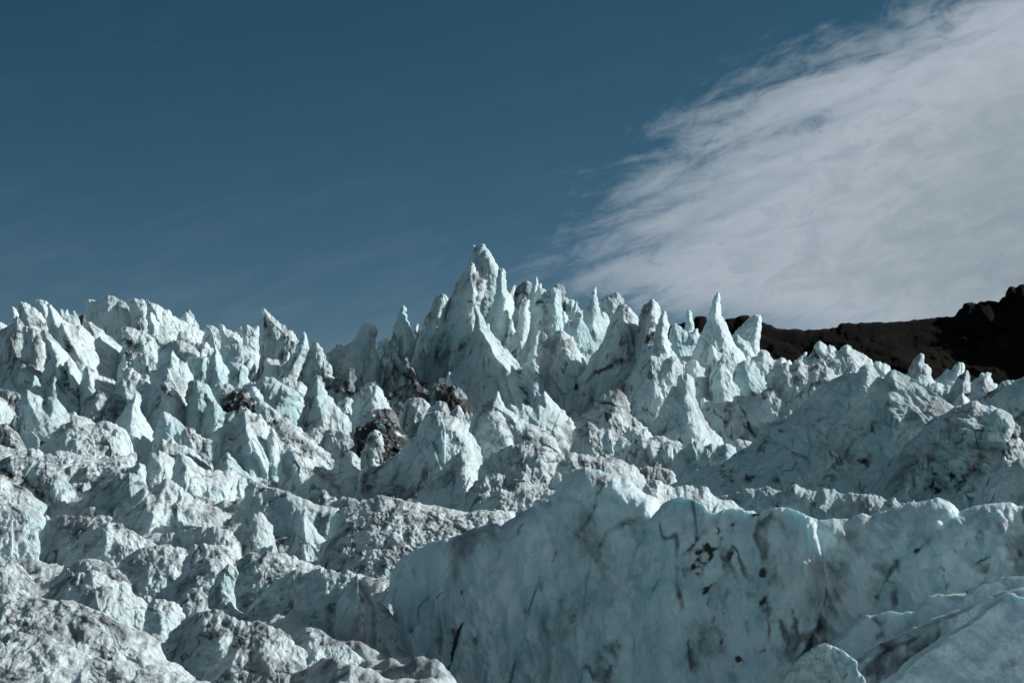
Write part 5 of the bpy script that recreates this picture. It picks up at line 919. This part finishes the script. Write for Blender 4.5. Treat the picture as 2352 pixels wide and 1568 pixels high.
P('ice_ridge', 'brightest sunlit snow crest behind the foreground walls', 'ice ridge', 'I', 36,
  [(-160, 380), (-60, 300), (0, 250), (30, 200), (70, 180), (100, 155), (135, 170), (165, 190), (200, 205), (260, 200), (330, 200), (360, 215), (380, 200), (400, 200), (430, 235), (465, 270), (500, 285), (560, 282), (595, 310), (620, 330), (700, 350), (740, 380)], k=.1, L=.6, T=2.2, a=1.5, dirt=.02, blue=.05, rnd=.1, flow=110)
P('ice_ridge', 'dome-crested foreground wall sweeping down to bottom centre', 'ice ridge', 'H', 31,
  [(-60, 1700), (0, 1540), (50, 1400), (90, 1280), (118, 1180), (112, 1080), (96, 980), (110, 890), (165, 810), (240, 755), (330, 712), (420, 688), (500, 668), (560, 648), (640, 606), (690, 604), (720, 600), (735, 590), (758, 588), (782, 606), (820, 575), (860, 555), (920, 520), (960, 498), (978, 480), (985, 452), (1012, 444), (1040, 455), (1062, 462), (1085, 430), (1110, 400), (1130, 360), (1160, 320), (1190, 285), (1220, 265), (1260, 255), (1300, 243), (1340, 258), (1390, 262), (1430, 278), (1480, 295), (1520, 320), (1550, 315), (1590, 345), (1615, 370), (1640, 388), (1690, 415), (1730, 430), (1770, 480), (1790, 560), (1900, 700)], soft=(890, 1060, .10), Tb=6, k=-.42, L=.42, T=.9, a=2.2, dirt=.12, blue=.3, jag=.035, rnd=.1, flow=70, ribs=0, mat=MAT_SMOOTH, lz=.75, rel=.8, rough=.8,
  spots=[(1000, 1450, 500, 160, 0, .16), (1250, 1100, 260, 40, -40, .14), (640, 1300, 10, 160, 14, .35), (510, 1330, 9, 190, 17, 1.3), (440, 1520, 8, 60, 8, 1.1), (920, 600, 10, 60, 30, .6), (880, 850, 6, 70, 0, .5), (400, 1030, 30, 6, -40, .8), (545, 1010, 8, 20, 10, .7), (1660, 700, 60, 160, 10, .2)])
P('ice_ridge', 'foreground wall with black-stained groove and bulging right edge', 'ice ridge', 'I', 28.5,
  [(-320, 1500), (-250, 1200), (-160, 900), (-60, 660), (20, 520), (60, 400), (110, 345), (145, 300), (200, 272), (255, 264), (300, 275), (350, 288), (400, 318), (420, 350), (468, 368), (510, 342), (560, 335), (620, 340), (670, 365), (740, 362), (770, 345), (800, 332), (870, 328), (910, 330), (950, 345), (1000, 365), (1045, 388), (1085, 400), (1080, 480), (1100, 560), (1125, 660), (1140, 760), (1132, 880), (1100, 1000), (1050, 1110), (990, 1230), (930, 1340), (890, 1450)], k=-.36, L=.4, T=.05, a=5, Tb=2, dirt=.13, blue=.3, jag=.03, rnd=.2, flow=88, ribs=0, mat=MAT_SMOOTH, lz=.75, rel=.9, rough=.9, splay=.02,
  spines=[([(590, 440), (480, 560), (400, 660), (330, 730)], -1.3, 22, .04), ([(520, 420), (400, 560), (290, 700)], .6, 18, .03), ([(640, 480), (600, 600), (520, 720)], .4, 14, .03)],
  spots=[(500, 1100, 420, 260, 0, .16), (470, 600, 90, 110, -50, .22), (930, 700, 30, 200, 0, .12), (100, 800, 10, 120, 25, .5), (330, 560, 40, 8, -55, .8), (720, 370, 26, 16, 0, .9), (400, 620, 150, 26, -52, 1.25), (560, 620, 60, 14, -60, .8), (420, 820, 60, 18, -30, .95), (770, 720, 22, 26, -30, 1.2), (742, 905, 16, 26, 0, 1.2), (740, 1210, 16, 26, -20, 1.2), (610, 1250, 24, 20, -30, .9), (440, 1000, 16, 12, 0, .9), (500, 990, 12, 10, 0, .9), (408, 915, 10, 16, 0, .8), (495, 1150, 8, 30, 0, .7), (240, 860, 14, 16, 0, .7), (560, 440, 30, 20, 0, .8), (270, 610, 20, 14, -40, .6), (935, 1070, 10, 12, 0, .6)])
P('ice_ridge', 'long foreground wall with dimpled blue face at the right', 'ice ridge', 'I', 28.2,
  [(760, 1300), (860, 1000), (950, 700), (1000, 500), (1040, 430), (1130, 405), (1180, 395), (1230, 400), (1280, 402), (1320, 380), (1360, 364), (1400, 378), (1425, 385), (1460, 365), (1500, 348), (1560, 325), (1610, 318), (1660, 296), (1700, 296), (1750, 288), (1800, 275), (1830, 270), (1870, 285), (1910, 305), (1935, 330), (1957, 360), (2000, 335), (2060, 318), (2130, 308), (2200, 300), (2270, 297), (2310, 320), (2352, 322), (2450, 330), (2600, 350), (2800, 400)], Tb=2, k=-.4, L=.45, T=.9, a=2.2, dirt=.18, blue=.3, jag=.035, rnd=.2, flow=62, ribs=0, mat=MAT_SMOOTH, lz=.75, rel=1.1, rough=1.1,
  spines=[([(1957, 360), (1860, 450), (1740, 570)], -.4, 14, .03)],
  spots=[(1700, 600, 14, 90, 40, .5), (1560, 700, 10, 120, 35, .4), (2100, 650, 120, 10, -20, .4), (1900, 800, 200, 60, -30, .16), (1800, 490, 80, 10, -48, .6), (1980, 500, 30, 10, -10, .7), (1920, 600, 20, 14, 0, .7), (2000, 570, 24, 12, -30, .6), (1850, 740, 40, 20, -40, .5), (1440, 890, 14, 40, 10, .8), (1470, 850, 40, 8, -50, .5)])
P('ice_ridge', 'thin sparkling frost edge at the right above the near shelves', 'ice ridge', 'I', 27,
  [(1720, 1050), (1830, 930), (1930, 850), (2020, 805), (2100, 770), (2180, 740), (2260, 725), (2352, 705), (2450, 690), (2600, 700)], k=-.3, L=.7, T=1.4, dirt=.08, blue=.2, jag=.05, rough=1.4)
P('ice_ridge', 'long low snow wave in the lower right foreground', 'ice ridge', 'I', 25.6,
  [(1130, 1350), (1200, 1170), (1290, 1065), (1350, 1020), (1410, 990), (1470, 985), (1540, 962), (1600, 975), (1650, 968), (1705, 972), (1720, 1040), (1800, 1100)], k=-.5, ribs=0, L=.6, T=.05, Tb=2, a=3, dirt=.08, blue=.05, jag=.04, rnd=.5, mat=MAT_SMOOTH)
P('ice_ridge', 'smooth folded shelf rising to the right frame edge', 'ice ridge', 'I', 24.5,
  [(1560, 1300), (1640, 1120), (1690, 1020), (1715, 940), (1770, 890), (1840, 862), (1900, 868), (1960, 860), (2035, 860), (2070, 825), (2130, 800), (2180, 780), (2240, 755), (2310, 750), (2352, 750), (2480, 740), (2650, 780)], k=-.5, ribs=0, L=.6, T=.05, Tb=2, a=3, dirt=.1, blue=.05, jag=.03, rnd=.4, mat=MAT_SMOOTH)
P('ice_ridge', 'nearest blue slope in the bottom right corner', 'ice ridge', 'I', 21,
  [(1420, 1500), (1560, 1400), (1660, 1300), (1760, 1220), (1860, 1150), (1950, 1090), (2040, 1040), (2100, 985), (2125, 950), (2160, 925), (2200, 900), (2240, 865), (2280, 850), (2310, 870), (2352, 880), (2480, 900), (2650, 960)], k=-.5, ribs=0, L=.5, T=.05, Tb=2, a=3, dirt=.07, blue=.05, jag=.035, rnd=.3, mat=MAT_SMOOTH)
P('ice_boulder', 'rounded blue ice hump at the bottom right of centre', 'ice boulder', 'I', 22,
  [(860, 1440), (900, 1360), (950, 1290), (1000, 1240), (1060, 1195), (1110, 1172), (1150, 1163), (1190, 1180), (1240, 1200), (1290, 1240), (1340, 1275), (1330, 1320), (1380, 1380), (1400, 1440)], k=-.6, ribs=0, L=.4, T=.05, Tb=2, a=3, dirt=.1, blue=.05, jag=.035, rnd=.7, mat=MAT_NEAR, spots=[(1250, 1230, 24, 24, 0, .5)])
P('ice_ridge', 'dirt-streaked blue slope between the low snow wave and the bottom right corner', 'ice ridge', 'I', 23.2,
  [(1180, 1600), (1270, 1420), (1330, 1300), (1400, 1245), (1500, 1190), (1600, 1130), (1700, 1075), (1790, 1050), (1900, 1000), (2000, 960), (2100, 905), (2200, 865), (2352, 820), (2480, 800), (2620, 830)], k=-.5, L=.55, T=.05, Tb=2, a=3, ribs=0, dirt=.22, blue=.05, jag=.03, rnd=.2, mat=MAT_SMOOTH, spots=[(1560, 1190, 160, 12, -28, .6), (1400, 1330, 80, 20, -10, .4)])
print('faces', TOTAL[0])
# ------------------------------------------------------------------ loose chunks lying where they have fallen
def chunk_mesh(seed):
    import bmesh
    bm = bmesh.new(); bmesh.ops.create_icosphere(bm, subdivisions=3, radius=1.0)
    P_ = np.array([v.co[:] for v in bm.verts], np.float32)
    rr = random.Random(seed)
    for _ in range(13):                                   # cleave it with random planes
        n_ = np.array([rr.gauss(0, 1), rr.gauss(0, 1), rr.gauss(0, 1)]); n_ /= np.linalg.norm(n_); h_ = rr.uniform(.5, .85)
        dd = P_ @ n_ - h_; P_ = P_ - np.clip(dd, 0, None)[:, None] * n_
    P_ *= (1 + 0.10 * fbm(P_ * 2.2 + seed, seed, 3, .6))[:, None]
    P_ *= np.array([rr.uniform(.8, 1.3), rr.uniform(.7, 1.1), rr.uniform(.55, 1.0)])
    for v_, c_ in zip(bm.verts, P_): v_.co = c_.tolist()
    me = bpy.data.meshes.new('ice_chunk'); bm.to_mesh(me); bm.free(); return me
bpy.context.view_layer.update()
dg = bpy.context.evaluated_depsgraph_get()
def scatter(n, poly, smin, smax, label, group, mat, dirt, seed, kind='ice_chunk', cat='ice chunk'):
    rr = random.Random(seed)
    protos = []
    for i in range(6):
        me = chunk_mesh(seed * 10 + i); me.materials.append(mat)
        for an, av in (('dirt', dirt * rr.uniform(.5, 1.4)), ('blue', rr.uniform(-.4, .2))):
            a = me.attributes.new(an, 'FLOAT', 'POINT'); a.data.foreach_set('value', np.full(len(me.vertices), av, np.float32))
        protos.append(me)
    xs_ = [q[0] for q in poly]; ys_ = [q[1] for q in poly]; made = 0; tries = 0
    while made < n and tries < n * 30:
        tries += 1
        x_, y_ = rr.uniform(min(xs_), max(xs_)), rr.uniform(min(ys_), max(ys_)); ins = False
        for (ax, ay), (bx, by) in zip(poly, poly[1:] + poly[:1]):
            if (ay > y_) != (by > y_) and x_ < ax + (y_ - ay) / (by - ay) * (bx - ax): ins = not ins
        if not ins: continue
        Xr, Sr = rays(x_, y_)
        ok, hit, nrm, _, ob, _ = scene.ray_cast(dg, Vector((0, 0, CAMZ)), Vector((float(Xr), 1, float(Sr))).normalized())
        if not ok or nrm.z < 0.15: continue
        s_ = hit.y * K * (smin + (smax - smin) * rr.random() ** 2.5)
        o = bpy.data.objects.new(kind, rr.choice(protos)); scene.collection.objects.link(o)
        o.location = hit + Vector((0, 0, s_ * .15)); o.scale = (s_, s_ * rr.uniform(.8, 1.2), s_ * rr.uniform(.7, 1.2)); o.rotation_euler = (rr.uniform(-.5, .5), rr.uniform(-.5, .5), rr.uniform(0, 6.28))
        o['label'] = label; o['category'] = cat; o['group'] = group; o['kind'] = 'thing'; made += 1
scatter(75, [(820, 960), (900, 905), (980, 900), (1010, 940), (960, 1000), (900, 1060), (830, 1040)], 2.5, 9, 'small grey ice chunk lying on the dirty gravel of the centre hollow', 'ice chunks strewn over the centre hollow', MAT_MID, .45, 5)
scatter(38, [(500, 905), (560, 890), (600, 905), (590, 945), (520, 950)], 2.5, 6, 'small dirty ice chunk on the dark rubble heap of the left middle', 'ice chunks on the left rubble heap', MAT_MID, .5, 6)
scatter(34, [(280, 800), (350, 800), (355, 850), (300, 860)], 2.5, 6, 'small ice lump on the rubble-covered block below the grey skyline wall', 'ice lumps on the rubble-covered block', MAT_FAR, .35, 7)
scatter(40, [(900, 1110), (1060, 1070), (1100, 1140), (900, 1190), (800, 1180)], 2, 6, 'small dirty ice crumb on the crumpled slope behind the foreground wall', 'ice crumbs on the crumpled centre slope', MAT_MID, .4, 8)
